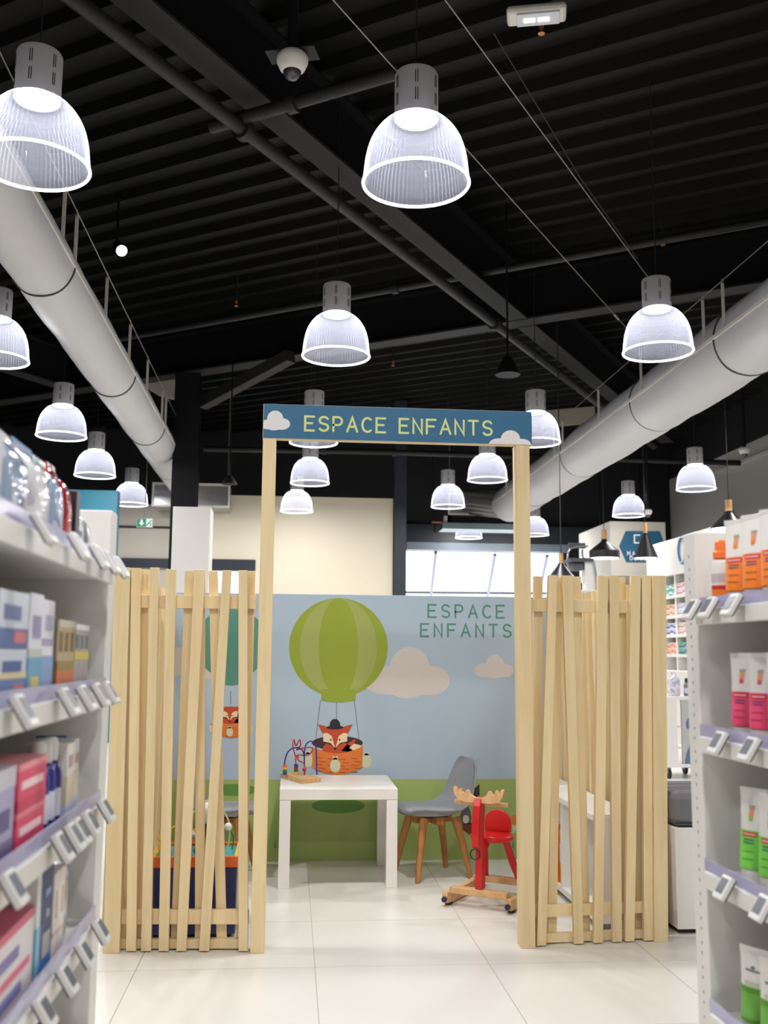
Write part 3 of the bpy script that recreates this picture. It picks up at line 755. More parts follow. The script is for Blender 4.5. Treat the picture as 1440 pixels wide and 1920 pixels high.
TEAL = mat('balloon_teal', S(84, 146, 130), 0.55, var=0.02); TEALL = mat('balloon_pale_teal', S(96, 150, 132), 0.55, var=0.02)
CLOUDM = mat('mural_cloud', S(214, 207, 203), 0.55, var=0.01)
FOXR = mat('fox_rust', S(196, 74, 40), 0.55, var=0.02); FOXC = mat('fox_cream', S(240, 218, 178), 0.55, var=0.02); FOXD = mat('dark_brown_print', S(62, 40, 42), 0.55, var=0.02)
BASK = mat('basket_orange', S(226, 122, 50), 0.55, var=0.03); BASKD = mat('basket_weave', S(176, 78, 40), 0.55); SANDB = mat('sandbag_cream', S(214, 216, 180), 0.55)
HATB = mat('hat_black', S(36, 32, 36), 0.55); ROPE = mat('rope_print', S(90, 96, 104), 0.55)
def lens(cx, cy, r, k0, k1, n=24):
    a = [(cx + k0 * r * cos(t), cy + r * sin(t)) for t in [-pi / 2 + pi * i / n for i in range(n + 1)]]
    b = [(cx + k1 * r * cos(t), cy + r * sin(t)) for t in [pi / 2 - pi * i / n for i in range(1, n)]]
    return a + b
def mtext(txt, pxa, pxb, base, hpx, material):
    xa, xb = at(pxa, base, YM).x, at(pxb, base, YM).x
    letters(txt, xa, xb, lambda x: at(pxa + (x - xa) / (xb - xa) * (pxb - pxa), base + (x - xa) / (xb - xa) * 1.5, YM).z, .92 * hpx / 343., YM, material, mur, .0095, depth=.0008)
def balloon(cx, cy, r, c1, c2, neckw, neck_y0, neck_y1):
    mprint('balloon_print', ell(cx, cy, r, r, 64), c1, 2)
    mprint('balloon_stripe', lens(cx, cy, r, -.78, -.40), c2, 3); mprint('balloon_stripe', lens(cx, cy, r, .40, .78), c2, 3)
    nk = [(cx - neckw, neck_y0), (cx - neckw, neck_y1 - 3)] + [(cx - neckw + 2 * neckw * i / 8, neck_y1 - 3 + 4 * sin(pi * i / 8)) for i in range(1, 8)] + [(cx + neckw, neck_y1 - 3), (cx + neckw, neck_y0)]
    mprint('balloon_neck', nk, c1, 4)
mprint('cloud_print', blob(765, 1272, [(768, 1252, 37, 39), (725, 1276, 45, 27), (805, 1276, 39, 28), (764, 1290, 34, 20)]), CLOUDM, 1)
mprint('cloud_print', blob(927, 1254, [(928, 1243, 16, 16), (908, 1257, 19, 13), (945, 1257, 19, 13), (927, 1262, 18, 10)]), CLOUDM, 1)
mprint('cloud_print', blob(352, 1246, [(340, 1240, 40, 26), (370, 1252, 32, 22), (395, 1258, 20, 16), (318, 1250, 30, 20)]), CLOUDM, 1)
mtext('ESPACE', 803, 945, 1157, 25, TEAL); mtext('ENFANTS', 789, 958, 1193, 25, TEAL)
balloon(634.5, 1214, 92.5, OLIVE, OLIVEL, 32, 1292, 1316)
balloon(434, 1207, 67, TEAL, TEALL, 20, 1262, 1284)
def fox(ox, oy, k, hat, closed):
    T = lambda pts: [(ox + (x - 632) * k, oy + (y - 1405) * k) for x, y in pts]
    E = lambda cx, cy, rx, ry, n=28: T(ell(cx, cy, rx, ry, n))
    for a, b in (((601, 1312), (592, 1385)), ((631, 1316), (631, 1355)), ((664, 1312), (673, 1385))):
        mprint('rope_print', T([(a[0] - .5 / k, a[1]), (a[0] + .5 / k, a[1]), (b[0] + .5 / k, b[1]), (b[0] - .5 / k, b[1])]), ROPE, 1)
    mprint('basket_inside', E(632.5, 1393, 48, 13), FOXD, 2)
    mprint('tail_print', T([(640, 1408), (650, 1396), (664, 1386), (668, 1388), (660, 1398), (672, 1402), (668, 1412)]), FOXR, 3)
    mprint('body_print', T([(603, 1412), (606, 1400), (612, 1394), (622, 1398), (634, 1398), (646, 1392), (656, 1398), (664, 1412)]), FOXR, 3)
    mprint('tail_tip', T([(655, 1402), (664, 1394), (678, 1398), (674, 1404), (662, 1407)]), FOXC, 4)
    bk = [(585, 1401)] + [(585 + 95.5 * i / 12, 1401 + 12 * sin(pi * i / 12) - 1.5 * i / 12) for i in range(1, 12)] + [(680.5, 1398), (679, 1440)] + [(679 - 93 * i / 10, 1440 + 13 * sin(pi * i / 10)) for i in range(1, 10)] + [(586, 1440)]
    mprint('basket_print', T(bk), BASK, 5)
    rn = random.Random(4)
    for row in range(5):
        for c in range(4):
            x = 592 + c * 22 + (row % 2) * 6; y = 1419 + row * 6.2 + 3.5 * sin(pi * (x - 585) / 95)
            mprint('weave_mark', T([(x, y), (x + 12, y + 1), (x + 12, y + 2.4), (x, y + 1.4)]), BASKD, 6)
    mprint('ear_print', T([(596, 1358), (612, 1362), (606, 1377)]), FOXR, 6); mprint('ear_print', T([(661, 1358), (645, 1362), (651, 1377)]), FOXR, 6)
    mprint('head_print', T([(606, 1366), (618, 1361), (640, 1361), (651, 1366), (652, 1376), (645, 1386), (628.5, 1404), (612, 1386), (605, 1376)]), FOXR, 7)
    mprint('cheek_print', T([(606, 1375), (613, 1374), (622, 1380), (628, 1402), (620, 1393), (606, 1390)]), FOXC, 8)
    mprint('cheek_print', T([(651, 1375), (644, 1374), (635, 1380), (629, 1402), (637, 1393), (651, 1390)]), FOXC, 8)
    mprint('nose_print', E(628.5, 1403.5, 2.6, 2.2, 12), HATB, 9)
    for ex in (620, 636.5):
        if closed: mprint('eye_print', T([(ex - 4, 1387), (ex + 4, 1387), (ex + 4, 1388.5), (ex - 4, 1388.5)]), HATB, 9)
        else: mprint('eye_print', E(ex, 1387, 1.7, 1.7, 12), HATB, 9)
    if hat:
        mprint('hat_brim', E(628, 1364, 16, 3.6), HATB, 9); mprint('hat_crown', T([(618.5, 1363)] + ell(628, 1359, 9.8, 11, 16, pi, 2 * pi) + [(637.5, 1363)]), HATB, 10)
    for sx, sy, l in ((628.5, 1434, 7), (687, 1426, 4), (577, 1424, 4)):
        mprint('sandbag_print', T(blob(sx, sy, [(sx, sy + 2, 9.8, 12.5), (sx, sy - 8, 5, 6)], 32)), SANDB, l)
        mprint('sandbag_tie', T([(sx - 4, sy - 11), (sx + 4, sy - 11), (sx + 4, sy - 9.6), (sx - 4, sy - 9.6)]), HATB, l + 1)
        mprint('sandbag_neck', T([(sx - 5, sy - 17), (sx, sy - 15), (sx + 5, sy - 17), (sx + 4, sy - 11), (sx - 4, sy - 11)]), SANDB, l)
fox(632, 1405, 1.0, True, False)
fox(433, 1353, .64, False, True)
mprint('shadow_print', ell(634, 1511, 50, 14), GRASSD, 2); mprint('shadow_print', ell(440, 1481, 42, 11), GRASSD, 2)
ORANGE = mat('flower_orange', S(226, 140, 60), 0.55); STEMC = mat('flower_stem', S(222, 226, 190), 0.55); GREYP = mat('cartoon_grey', S(96, 96, 98), 0.55); DGREYP = mat('cartoon_dark_grey', S(56, 52, 56), 0.55)
for cx, cy, r in ((966, 1537, 10), (938, 1524, 7)):
    mprint('flower_print', ell(cx, cy, r, r, 24), ORANGE, 2); mprint('flower_stem', [(cx - 6, cy + 10), (cx + 8, cy + 10), (cx + 6, cy + 26), (cx + 1, cy + 20), (cx - 4, cy + 28)], STEMC, 2)
mprint('animal_print', [(877, 1471), (884, 1478), (892, 1477), (899, 1470), (899, 1490), (893, 1500), (884, 1500), (877, 1490)], DGREYP, 3)
mprint('animal_print', [(871, 1512), (876, 1508), (881, 1518), (884, 1532), (882, 1545), (866, 1545), (862, 1530), (866, 1520)], GREYP, 3)
mprint('animal_face', ell(873.5, 1536, 6, 8, 16), CLOUDM, 4)
mprint('animal_print', [(866, 1545), (890, 1542), (896, 1560), (880, 1565), (868, 1556)], mat('cartoon_maroon', S(116, 50, 42), .55), 3)
for gx in (514, 521, 960): mprint('grass_blade', [(gx, 1590), (gx + 2, 1572), (gx + 4, 1590)], GRASSD, 2)

# ------------------------------------------------------------------ white table
tx0, tx1, ty0, ty1 = -.042, .514, 4.905, 5.46
tab = thing('low_table', 'square white low table standing in the play corner', 'table', ((tx0 + tx1) / 2, (ty0 + ty1) / 2, 0))
MB().box(tx0, tx1, ty0, ty1, .40, .45).build('table_top', WHITE, tab, bevel=.002)
for x in (tx0, tx1 - .053):
    for y in (ty0, ty1 - .053): MB().box(x + .0005, x + .0525, y + .0005, y + .0525, 0, .399).build('leg', WHITE, tab, bevel=.002)

# ------------------------------------------------------------------ grey shell chairs
SHELL = mat('grey_plastic_shell', S(150, 154, 160), 0.4, var=0.02); PAD = mat('grey_seat_pad', S(160, 163, 168), 0.7, var=0.05, scale=40)
def make_chair(label, loc, rotz):
    c = thing('shell_chair', label, 'chair', (0, 0, 0), group='grey children chairs at the white table')
    prof = [(.175, .300, .115), (.165, .312, .135), (.13, .313, .155), (.05, .303, .168), (-.04, .300, .172), (-.10, .312, .172), (-.142, .345, .168), (-.165, .395, .160), (-.182, .450, .148), (-.198, .505, .128), (-.207, .540, .105), (-.212, .560, .070)]
    nu = 13; th = .010
    def surf(o):
        out = []
        for i, (x, z, hw) in enumerate(prof):
            a = prof[max(i - 1, 0)]; b = prof[min(i + 1, len(prof) - 1)]; tx, tz = b[0] - a[0], b[1] - a[1]; l = sqrt(tx * tx + tz * tz); nx, nz = tz / l, -tx / l   # up / forward normal
            if nz < 0 and nx < 0: nx, nz = -nx, -nz
            for k in range(nu):
                s = -1 + 2 * k / (nu - 1); up = .034 * abs(s) ** 2.4 - o
                out.append(Vector((x + nx * up, hw * s, z + nz * up)))
        return out
    top, bot = surf(0), surf(th); m = len(prof); mb = MB(); mb.v = top + bot; N = m * nu
    for i in range(m - 1):
        for k in range(nu - 1):
            a = i * nu + k; mb.f.append((a, a + 1, a + nu + 1, a + nu)); mb.f.append((N + a, N + a + nu, N + a + nu + 1, N + a + 1))
    edge = [k for k in range(nu)] + [i * nu + nu - 1 for i in range(1, m)] + [(m - 1) * nu + k for k in range(nu - 2, -1, -1)] + [i * nu for i in range(m - 2, 0, -1)]
    for j in range(len(edge)):
        a, b = edge[j], edge[(j + 1) % len(edge)]; mb.f.append((b, a, N + a, N + b))
    sh = mb.build('shell', SHELL, c, smooth=True, local=True)
    md = sh.modifiers.new('round', 'SUBSURF'); md.levels = 1; md.render_levels = 1
    MB().lathe([(0, .3), (.13, .3), (.145, .31), (.143, .322), (.12, .33), (0, .332)], (.035, 0, 0), 28).build('seat_pad', PAD, c, smooth=True, local=True)
    for sx in (-1, 1):
        for sy in (-1, 1):
            MB().tube([(sx * .085 + .01, sy * .085, .285), (sx * .115 + .01, sy * .115, .15), (sx * .142 + .01, sy * .14, 0.0)], [.021, .017, .012], 10).build('leg', OAKLEG, c, smooth=True, local=True)
    MB().bar((-.09, 0, .275), (.11, 0, .275), .035, .04).build('crossbar', OAKLEG, c, local=True)
    MB().bar((.01, -.1, .272), (.01, .1, .272), .035, .036).build('crossbar', OAKLEG, c, local=True)
    MB().box(-.05, .07, -.06, .06, .284, .2985).build('mount_plate', DARKSLOT, c, local=True)
    c.location = loc; c.rotation_euler = (0, 0, rotz); return c
ch = make_chair('grey shell chair with wooden legs facing the table from the right', (.725, 5.175, 0), pi + radians(17))
dup(ch, (-.33, 5.2, 0), radians(-8), 'grey shell chair with wooden legs behind the left slats', 'grey children chairs at the white table')

# ------------------------------------------------------------------ bead maze on the table
BLUEW = mat('blue_wire', S(40, 50, 130), 0.35); REDW = mat('red_wire', S(200, 44, 70), 0.35)
REDP = mat('red_paint', S(206, 30, 34), 0.3, var=0.03); YEL = mat('yellow_paint', S(240, 200, 40), 0.35); GRN = mat('green_paint', S(40, 130, 60), 0.35); BLU = mat('blue_paint', S(40, 70, 160), 0.35); ORG = mat('orange_paint', S(236, 110, 40), 0.35); TEALP = mat('turquoise_paint', S(60, 160, 170), 0.4)
bz = .45; bt = .474
bp = [atz(525, 1449, bt), atz(566, 1460.5, bt), atz(602, 1457, bt), atz(556, 1447, bt)]
bm = thing('bead_maze', 'wooden bead maze toy with blue and red wires on the table', 'toy', (bp[0] + bp[2]) / 2 - Vector((0, 0, .024)))
MB().slab([(p.x, p.y) for p in bp], bz, bt).build('base_board', BEECH, bm, bevel=.003)
c0 = (bp[0] + bp[2]) / 2; yc = c0.y
def W(px, py, dy=0.0): return at(px, py, yc + dy)
def smooth_path(pts, n=8):
    P = [Vector(p) for p in pts]; out = []
    for i in range(len(P) - 1):
        a, b, c, d = P[max(i - 1, 0)], P[i], P[i + 1], P[min(i + 2, len(P) - 1)]
        for k in range(n):
            t = k / n; out.append(.5 * ((2 * b) + (c - a) * t + (2 * a - 5 * b + 4 * c - d) * t * t + (3 * b - a - 3 * c + d) * t ** 3))
    out.append(P[-1]); return out
def foot(p): return Vector((p.x, p.y, bt))
MB().tube(smooth_path([foot(W(534, 1448)), W(534, 1428), W(540, 1410), W(552, 1402), W(564, 1404), W(570, 1416), foot(W(571, 1450))]), .0035, 8).build('wire', BLUEW, bm, smooth=True)
MB().tube(smooth_path([foot(W(571, 1452)), W(571, 1412), W(574, 1396), W(582, 1390), W(590, 1394), W(593, 1410), foot(W(594, 1455))]), .0035, 8).build('wire', BLUEW, bm, smooth=True)
MB().tube(smooth_path([foot(W(555, 1449, .02)), W(554, 1420, .02), W(549, 1400, 0), W(551, 1387, .01), W(555, 1398, .03), W(562, 1387, -.02), W(563, 1398, 0), W(556, 1406, .03), W(571, 1402, -.02), W(586, 1403, .01), W(578, 1416, .03), W(557, 1416, -.02), W(560, 1426, .01), W(570, 1432), foot(W(570.5, 1455))]), .0032, 8).build('wire', REDW, bm, smooth=True)
for (px, py, dy, cols) in ((534, 1445.5, 0, (BLU, GRN, YEL, ORG)), (555, 1445, .02, (YEL, GRN, REDP, BLU))):
    p = W(px, py, dy)
    for k, cm in enumerate(cols): MB().lathe([(.004, 0), (.0105, .001), (.0115, .005), (.0105, .0115), (.004, .0125)], (p.x, p.y, bt + .0005 + .013 * k), 14).build('bead', cm, bm, smooth=True)
p = W(570.5, 1443); MB().ball(p, .0105).build('bead', REDP, bm, smooth=True)
p = W(557, 1420, -.005); MB().ball(p, .010).build('bead', ORG, bm, smooth=True)

# ------------------------------------------------------------------ rocking moose
mo = thing('rocking_moose', 'red rocking moose toy with wooden antlers and rockers', 'toy', (0, 0, 0))
RED = REDP
for sx in (-1, 1):
    pts = [(sx * .145, -.04 + .46 * i / 14, .030 + .045 * abs(i / 14 - .42) ** 2.2) for i in range(15)]
    mb = MB()
    for i in range(14):
        a, b = Vector(pts[i]), Vector(pts[i + 1]); h = .022
        mb.hexa([a + Vector((-.013, 0, -h)), a + Vector((.013, 0, -h)), b + Vector((.013, 0, -h)), b + Vector((-.013, 0, -h))], [a + Vector((-.013, 0, h)), a + Vector((.013, 0, h)), b + Vector((.013, 0, h)), b + Vector((-.013, 0, h))])
    r = mb.build('rocker', BEECH, mo, local=True)
    MB().cyl((sx * .145, -.0515, .03), (sx * .145, -.0405, .03), .012, n=12).build('end_cap', mat('navy_cap', S(40, 42, 80), .4), r, local=True)
    MB().box(sx * .145 - .012, sx * .145 + .012, -.01, .02, 0.0, .0145).build('rubber_foot', DARKSLOT, r, local=True)
    MB().box(sx * .145 - .012, sx * .145 + .012, .34, .37, 0.0, .0145).build('rubber_foot', DARKSLOT, r, local=True)
for y in (.0, .28): MB().box(-.132, .132, y - .022, y + .022, .052, .080).build('crossbar', BEECH, mo, bevel=.004, local=True)
# front board: leg, chest, neck and head in one cut-out profile
pf = [(-.012, .08), (.030, .08), (.034, .16), (.032, .24), (.020, .30), (.030, .38), (.036, .43), (.022, .465), (-.012, .462), (-.032, .43), (-.045, .38), (-.052, .31), (-.05, .262), (-.030, .245), (-.014, .262), (-.012, .30), (-.006, .24), (-.010, .16)]
mb = MB(); mb.prism(pf, -.016, .016); mb.xform(Matrix.Rotation(pi / 2, 4, 'Z')); mb.build('neck_board', RED, mo, bevel=.004, local=True)
hb_ = Matrix.Identity(4)
MB().tube([(0, -.045 + .022 * sin(2 * pi * k / 18) * .3, .24 + .022 * cos(2 * pi * k / 18) - .012) if False else (.022 * sin(2 * pi * k / 18), -.048, .232 + .022 * cos(2 * pi * k / 18)) for k in range(18)], .003, 6, closed=True).build('nose_ring', HATB, mo, smooth=True, local=True)
ant = [(-.115, .475), (-.120, .500), (-.112, .507), (-.103, .500), (-.098, .482), (-.088, .498), (-.080, .500), (-.076, .484), (-.066, .478), (-.056, .494), (-.047, .494), (-.038, .475), (-.015, .463), (.015, .463), (.038, .475), (.047, .494), (.056, .494), (.066, .478), (.076, .484), (.080, .500), (.088, .498), (.098, .482), (.103, .500), (.112, .507), (.120, .500), (.115, .475), (.098, .450), (.06, .440), (-.06, .440), (-.098, .450)]
MB().prism(ant, -.012, .010).build('antlers', BEECH, mo, bevel=.003, local=True)
MB().cyl((-.125, .028, .435), (.125, .028, .435), .010, n=14).build('handle_bar', BEECH, mo, smooth=True, local=True)
MB().lathe([(0, .262), (.09, .262), (.096, .268), (.096, .282), (.09, .288), (0, .288)], (0, .155, 0), 28).build('seat', RED, mo, smooth=True, local=True)
bk_ = [(-.062, .289), (.062, .289), (.062, .33)] + [(.062 * cos(t), .33 + .055 * sin(t)) for t in [pi * i / 12 for i in range(1, 12)]] + [(-.062, .33)]
MB().prism(bk_, .222, .240).build('backrest', RED, mo, bevel=.004, local=True)
for sx in (-1, 1): MB().tube([(sx * .05, .19, .262), (sx * .066, .235, .16), (sx * .082, .278, .08)], [.016, .017, .016], 10).build('leg', RED, mo, smooth=True, local=True)
MB().tube([(0, .03, .22), (0, .09, .262)], [.016, .016], 10).build('brace', RED, mo, smooth=True, local=True)
mo.location = (.828, 4.50, 0); mo.rotation_euler = (0, 0, -.56)

# ------------------------------------------------------------------ activity cube behind the left fence
NAVYP = mat('navy_print', S(44, 50, 110), 0.45, var=0.05, scale=20)
cx0, cx1, cy0, cy1 = -.52, -.195, 4.11, 4.41; chh = .30
cu = thing('activity_cube', 'navy wooden activity cube with orange rim and bead wires on top', 'toy', ((cx0 + cx1) / 2, (cy0 + cy1) / 2, 0))
MB().box(cx0, cx1, cy0, cy1, .012, chh - .035).build('body', NAVYP, cu, bevel=.003)
for i in (0, 1):
    for j in (0, 1): MB().cyl((cx0 + .03 + i * (cx1 - cx0 - .06), cy0 + .03 + j * (cy1 - cy0 - .06), 0), (cx0 + .03 + i * (cx1 - cx0 - .06), cy0 + .03 + j * (cy1 - cy0 - .06), .012), .015, n=12).build('foot', DARKSLOT, cu)
for a, m_ in (((cx0 - .008, cx1 + .008, cy0 - .008, cy0 + .012, chh - .04, chh), ORG), ((cx0 - .008, cx1 + .008, cy1 - .012, cy1 + .008, chh - .04, chh), ORG), ((cx0 - .008, cx0 + .012, cy0 + .012, cy1 - .012, chh - .04, chh), YEL), ((cx1 - .012, cx1 + .008, cy0 + .012, cy1 - .012, chh - .04, chh), YEL)):
    MB().box(*a).build('rim', m_, cu, bevel=.002)
MB().box(cx0 + .012, cx1 - .012, cy0 + .012, cy1 - .012, chh - .034, chh - .012).build('top_panel', TEALP, cu)
tz = chh - .012
for k, (xa, xb, col_, hh) in enumerate(((-.49, -.35, YEL, .12), (-.40, -.24, mat('pale_green_wire', S(190, 214, 150), .4), .20), (-.33, -.225, GRN, .09))):
    yy = 4.18 + k * .07
    MB().tube(smooth_path([(xa, yy, tz), (xa, yy, tz + hh * .6), ((xa + xb) / 2, yy + .02, tz + hh), (xb, yy + .02, tz + hh * .6), (xb, yy, tz)]), .0035, 8).build('wire', col_, cu, smooth=True)
for x, y, z, r, m_ in ((-.49, 4.18, .033, .018, YEL), (-.49, 4.18, .069, .018, YEL), (-.35, 4.18, .02, .018, GRN), (-.35, 4.18, .052, .014, ORG), (-.24, 4.25, .1, .016, WHITEP), (-.40, 4.25, .03, .02, GRN)):
    MB().ball((x, y, tz + z), r).build('bead', m_, cu, smooth=True)
MB().box(cx1 - .07, cx1 - .045, cy0 - .0015, cy0, .13, .19).build('panel_motif', HATB, cu)
MB().box(cx1 - .075, cx1 - .05, cy0 - .0015, cy0, .05, .11).build('panel_motif', TEALP, cu)
# plush toy standing on the cube
PLW = mat('white_plush', S(232, 228, 230), 0.9, bump=.3, scale=60); PLN = mat('navy_plush', S(46, 52, 84), 0.9, bump=.3, scale=60)
pl = thing('plush_toy', 'white-headed plush toy in navy outfit sitting behind the left slats', 'toy', (-.335, 4.35, tz))
MB().ball((-.335, 4.35, tz + .055), (.042, .036, .055)).build('body', PLN, pl, smooth=True)
MB().ball((-.335, 4.345, tz + .14), (.042, .038, .045)).build('head', PLW, pl, smooth=True)
for s_ in (-1, 1):
    MB().ball((-.335 + s_ * .025, 4.35, tz + .195), (.011, .009, .026)).build('ear', PLW, pl, smooth=True)
    MB().ball((-.335 + s_ * .048, 4.33, tz + .06), (.016, .03, .016)).build('arm', PLW, pl, smooth=True)
    MB().ball((-.335 + s_ * .014, 4.31, tz + .15), .004, 8, 6).build('eye', HATB, pl, smooth=True)

# ------------------------------------------------------------------ white bench shelf along the right side fence
bs = thing('bench_shelf', 'low white open shelf bench along the right inside of the play corner', 'shelf', (1.33, 4.8, 0))
MB().box(1.215, 1.395, 4.10, 5.46, .425, .45).build('top_board', WHITE, bs, bevel=.002)
MB().box(1.375, 1.395, 4.10, 5.46, .03, .425).build('back_board', WHITE, bs)
MB().box(1.225, 1.375, 4.10, 5.46, .03, .055).build('bottom_board', WHITE, bs)
for y in (4.10, 4.62, 5.435): MB().box(1.225, 1.375, y, y + .02, .055, .425).build('divider', WHITE, bs)
for y in (4.12, 5.4): MB().box(1.24, 1.385, y, y + .04, 0, .03).build('plinth', GREYTRIM, bs)
for k, (y, m_, h_) in enumerate(((4.66, YEL, .24), (4.72, ORG, .26), (4.79, mat('maroon_cover', S(130, 50, 46), .5), .22), (4.85, YEL, .25), (4.92, GRN, .2))):
    bk = thing('picture_book', ['yellow picture book standing nearest in the white bench shelf', 'orange picture book in the white bench shelf', 'maroon picture book in the white bench shelf', 'yellow picture book between maroon and green books in the bench', 'green picture book farthest in the white bench shelf'][k], 'book', (1.28, y, .055), group='picture books in the bench shelf')
    MB().box(1.232, 1.328, y, y + .022, .0551, .055 + h_).build('cover', m_, bk, bevel=.002)
    MB().box(1.236, 1.326, y + .003, y + .019, .055 + h_, .055 + h_ + .0012).build('pages', WHITE, bk)
    MB().box(1.2305, 1.232, y + .004, y + .018, .055 + h_ * .4, .055 + h_ * .75).build('spine_label', WHITE, bk)

# ------------------------------------------------------------------ shop gondolas beside the aisle
LIP = mat('lilac_clear_lip', S(176, 174, 206), 0.15, var=0.05, scale=20, spec=0.7)
SLOTG = mat('pale_slot', S(168, 168, 170), .6)
def gondola(name, label, xf, side, yend, zs, ztop, ynear=1.05, depth=.46):
    """xf front line, side -1 shelves extend to -x, +1 to +x"""
    g = thing(name, label, 'shelf', (xf + side * depth / 2, (ynear + yend) / 2, 0)); b = xf + side * depth
    lo, hi = min(xf, b), max(xf, b)
    MB().box(lo, hi, yend, yend + .072, 0, ztop).build('end_panel', WHITE_METAL, g, bevel=.003)
    MB().box(min(b, b + side * .02), max(b, b + side * .02), ynear, yend + .072, 0, ztop).build('back_panel', WHITE_METAL, g)
    MB().box(lo, hi, ynear, yend, 0, .10).build('plinth', WHITE_METAL, g)
    for k in range(22):
        z = .2 + k * .053
        for dz in (0, .022):
            if z + dz > ztop - .04: continue
            xa = xf - side * .0005
            if side > 0: MB().box(xa - .0008, xa, yend + .032, yend + .037, z + dz, z + dz + .006).build('slot', SLOTG, g)
    for z in zs:
        s_ = MB().box(min(xf, b), max(xf, b), ynear, yend - .001, z - .022, z).build('shelf_board', WHITE_METAL, g, bevel=.002)
        x1 = xf - side * .012
        MB().box(min(xf, x1), max(xf, x1), ynear, yend - .02, z - .032, z + .004).build('price_rail', WHITEP, s_, bevel=.002)
        x2 = xf - side * .004
        MB().box(min(xf, x2), max(xf, x2), ynear, yend - .005, z + .004, z + .030).build('front_lip', LIP, s_)
    return g
XL, XR, YE = -.404, .942, 2.30
LZ = [1.258, .994, .757, .522, .275]; RZ = [1.184, .896, .600, .300]
gondola('shop_gondola', 'white shop gondola on the left edge stocked with boxes and pouches', XL, -1, YE - .02, LZ, 1.392)
gondola('shop_gondola', 'white shop gondola on the right edge stocked with cream tubes', XR, 1, YE + .005, RZ, 1.372)
ORD = ['first', 'second', 'third', 'fourth', 'fifth', 'sixth', 'seventh']
def price_tag(label, xf, side, y, z, group):
    t = thing('price_tag', label, 'price tag', (0, 0, 0), group=group)
    MB().box(-.006, .006, -.022, .022, -.026, .026).build('tag_body', TAGBODY, t, bevel=.003, local=True)
    MB().box(.006, .0068, -.016, .016, -.014, .019).build('tag_screen', SCREEN, t, local=True)
    MB().box(-.0075, -.006, -.022, .022, -.024, .024).build('tag_back', TAGDARK, t, local=True)
    t.rotation_euler = (0, radians(-32), 0 if side < 0 else pi)
    t.location = (xf - side * .034, y, z + .002); return t
shelf_names = ['top', 'second', 'third', 'fourth']
for si, ys in enumerate(((1.54, 1.79, 1.98, 2.11, 2.225), (1.48, 1.77, 1.92, 2.06, 2.17), (1.48, 1.78, 1.875, 1.93, 2.02, 2.18), (1.71, 1.87, 2.02, 2.18))):
    n = len(ys)
    for k, y in enumerate(ys):
        price_tag('grey price tag on the %s left shelf, %s from the end panel' % (shelf_names[si], ORD[n - 1 - k]), XL, -1, y, LZ[si], 'price tags on the left gondola')
for si, ys in enumerate(((2.04, 2.16, 2.255), (2.135, 1.985), (2.13, 1.96), (2.0,))):
    for k, y in enumerate(sorted(ys)):
        price_tag('grey price tag on the %s right shelf, %s from the end panel' % (shelf_names[si], ORD[len(ys) - 1 - k]), XR, 1, y, RZ[si], 'price tags on the right gondola')

def shade_of(rgb): return mat('print_%d_%d_%d' % rgb, S(*rgb), .4, var=.03, scale=30)
def carton(label, x0, x1, y0, y1, z0, h, base, bands=(), lines=(), group=None, name='carton_box', side=-1):
    """folding carton: body, printed bands wrapped round it, text bars on its aisle face"""
    c = thing(name, label, 'box', ((x0 + x1) / 2, (y0 + y1) / 2, z0), group=group); z0 += .0005
    MB().box(x0, x1, y0, y1, z0, z0 + h).build('carton', shade_of(base), c, bevel=.0015)
    for a, b, col in bands: MB().box(x0 - .0006, x1 + .0006, y0 - .0006, y1 + .0006, z0 + h * a + .0003, z0 + h * b + (.0006 if b > .99 else 0)).build('print_band', shade_of(col), c)
    for a, b, f0, f1, col in lines:
        xx = x1 if side < 0 else x0
        MB().box(min(xx, xx - side * .0014), max(xx, xx - side * .0014), y0 + (y1 - y0) * f0, y0 + (y1 - y0) * f1, z0 + h * a, z0 + h * b).build('print_line', shade_of(col), c)
        MB().box(x0 + (x1 - x0) * f0, x0 + (x1 - x0) * f1, y0 - .0014, y0, z0 + h * a, z0 + h * b).build('print_line', shade_of(col), c)
    return c
FOIL = {}
def foil(name, cols, scale=14):
    if name in FOIL: return FOIL[name]
    m = bpy.data.materials.new(name); m.use_nodes = True; nt = m.node_tree; b = nt.nodes['Principled BSDF']
    b.inputs['Roughness'].default_value = .12; b.inputs['Coat Weight'].default_value = .6
    tc = nt.nodes.new('ShaderNodeTexCoord'); n = nt.nodes.new('ShaderNodeTexVoronoi'); n.inputs['Scale'].default_value = scale
    sep = nt.nodes.new('ShaderNodeSeparateColor'); cr = nt.nodes.new('ShaderNodeValToRGB'); cr.color_ramp.interpolation = 'CONSTANT'
    while len(cr.color_ramp.elements) < len(cols): cr.color_ramp.elements.new(.5)
    for i, c in enumerate(cols): cr.color_ramp.elements[i].position = i / len(cols); cr.color_ramp.elements[i].color = S(*c)
    ns = nt.nodes.new('ShaderNodeTexNoise'); ns.inputs['Scale'].default_value = 45; bp = nt.nodes.new('ShaderNodeBump'); bp.inputs['Strength'].default_value = .5; bp.inputs['Distance'].default_value = .004
    nt.links.new(tc.outputs['Object'], n.inputs['Vector']); nt.links.new(n.outputs['Color'], sep.inputs[0]); nt.links.new(sep.outputs[0], cr.inputs['Fac']); nt.links.new(cr.outputs[0], b.inputs['Base Color'])
    nt.links.new(tc.outputs['Object'], ns.inputs['Vector']); nt.links.new(ns.outputs['Fac'], bp.inputs['Height']); nt.links.new(bp.outputs[0], b.inputs['Normal'])
    FOIL[name] = m; return m
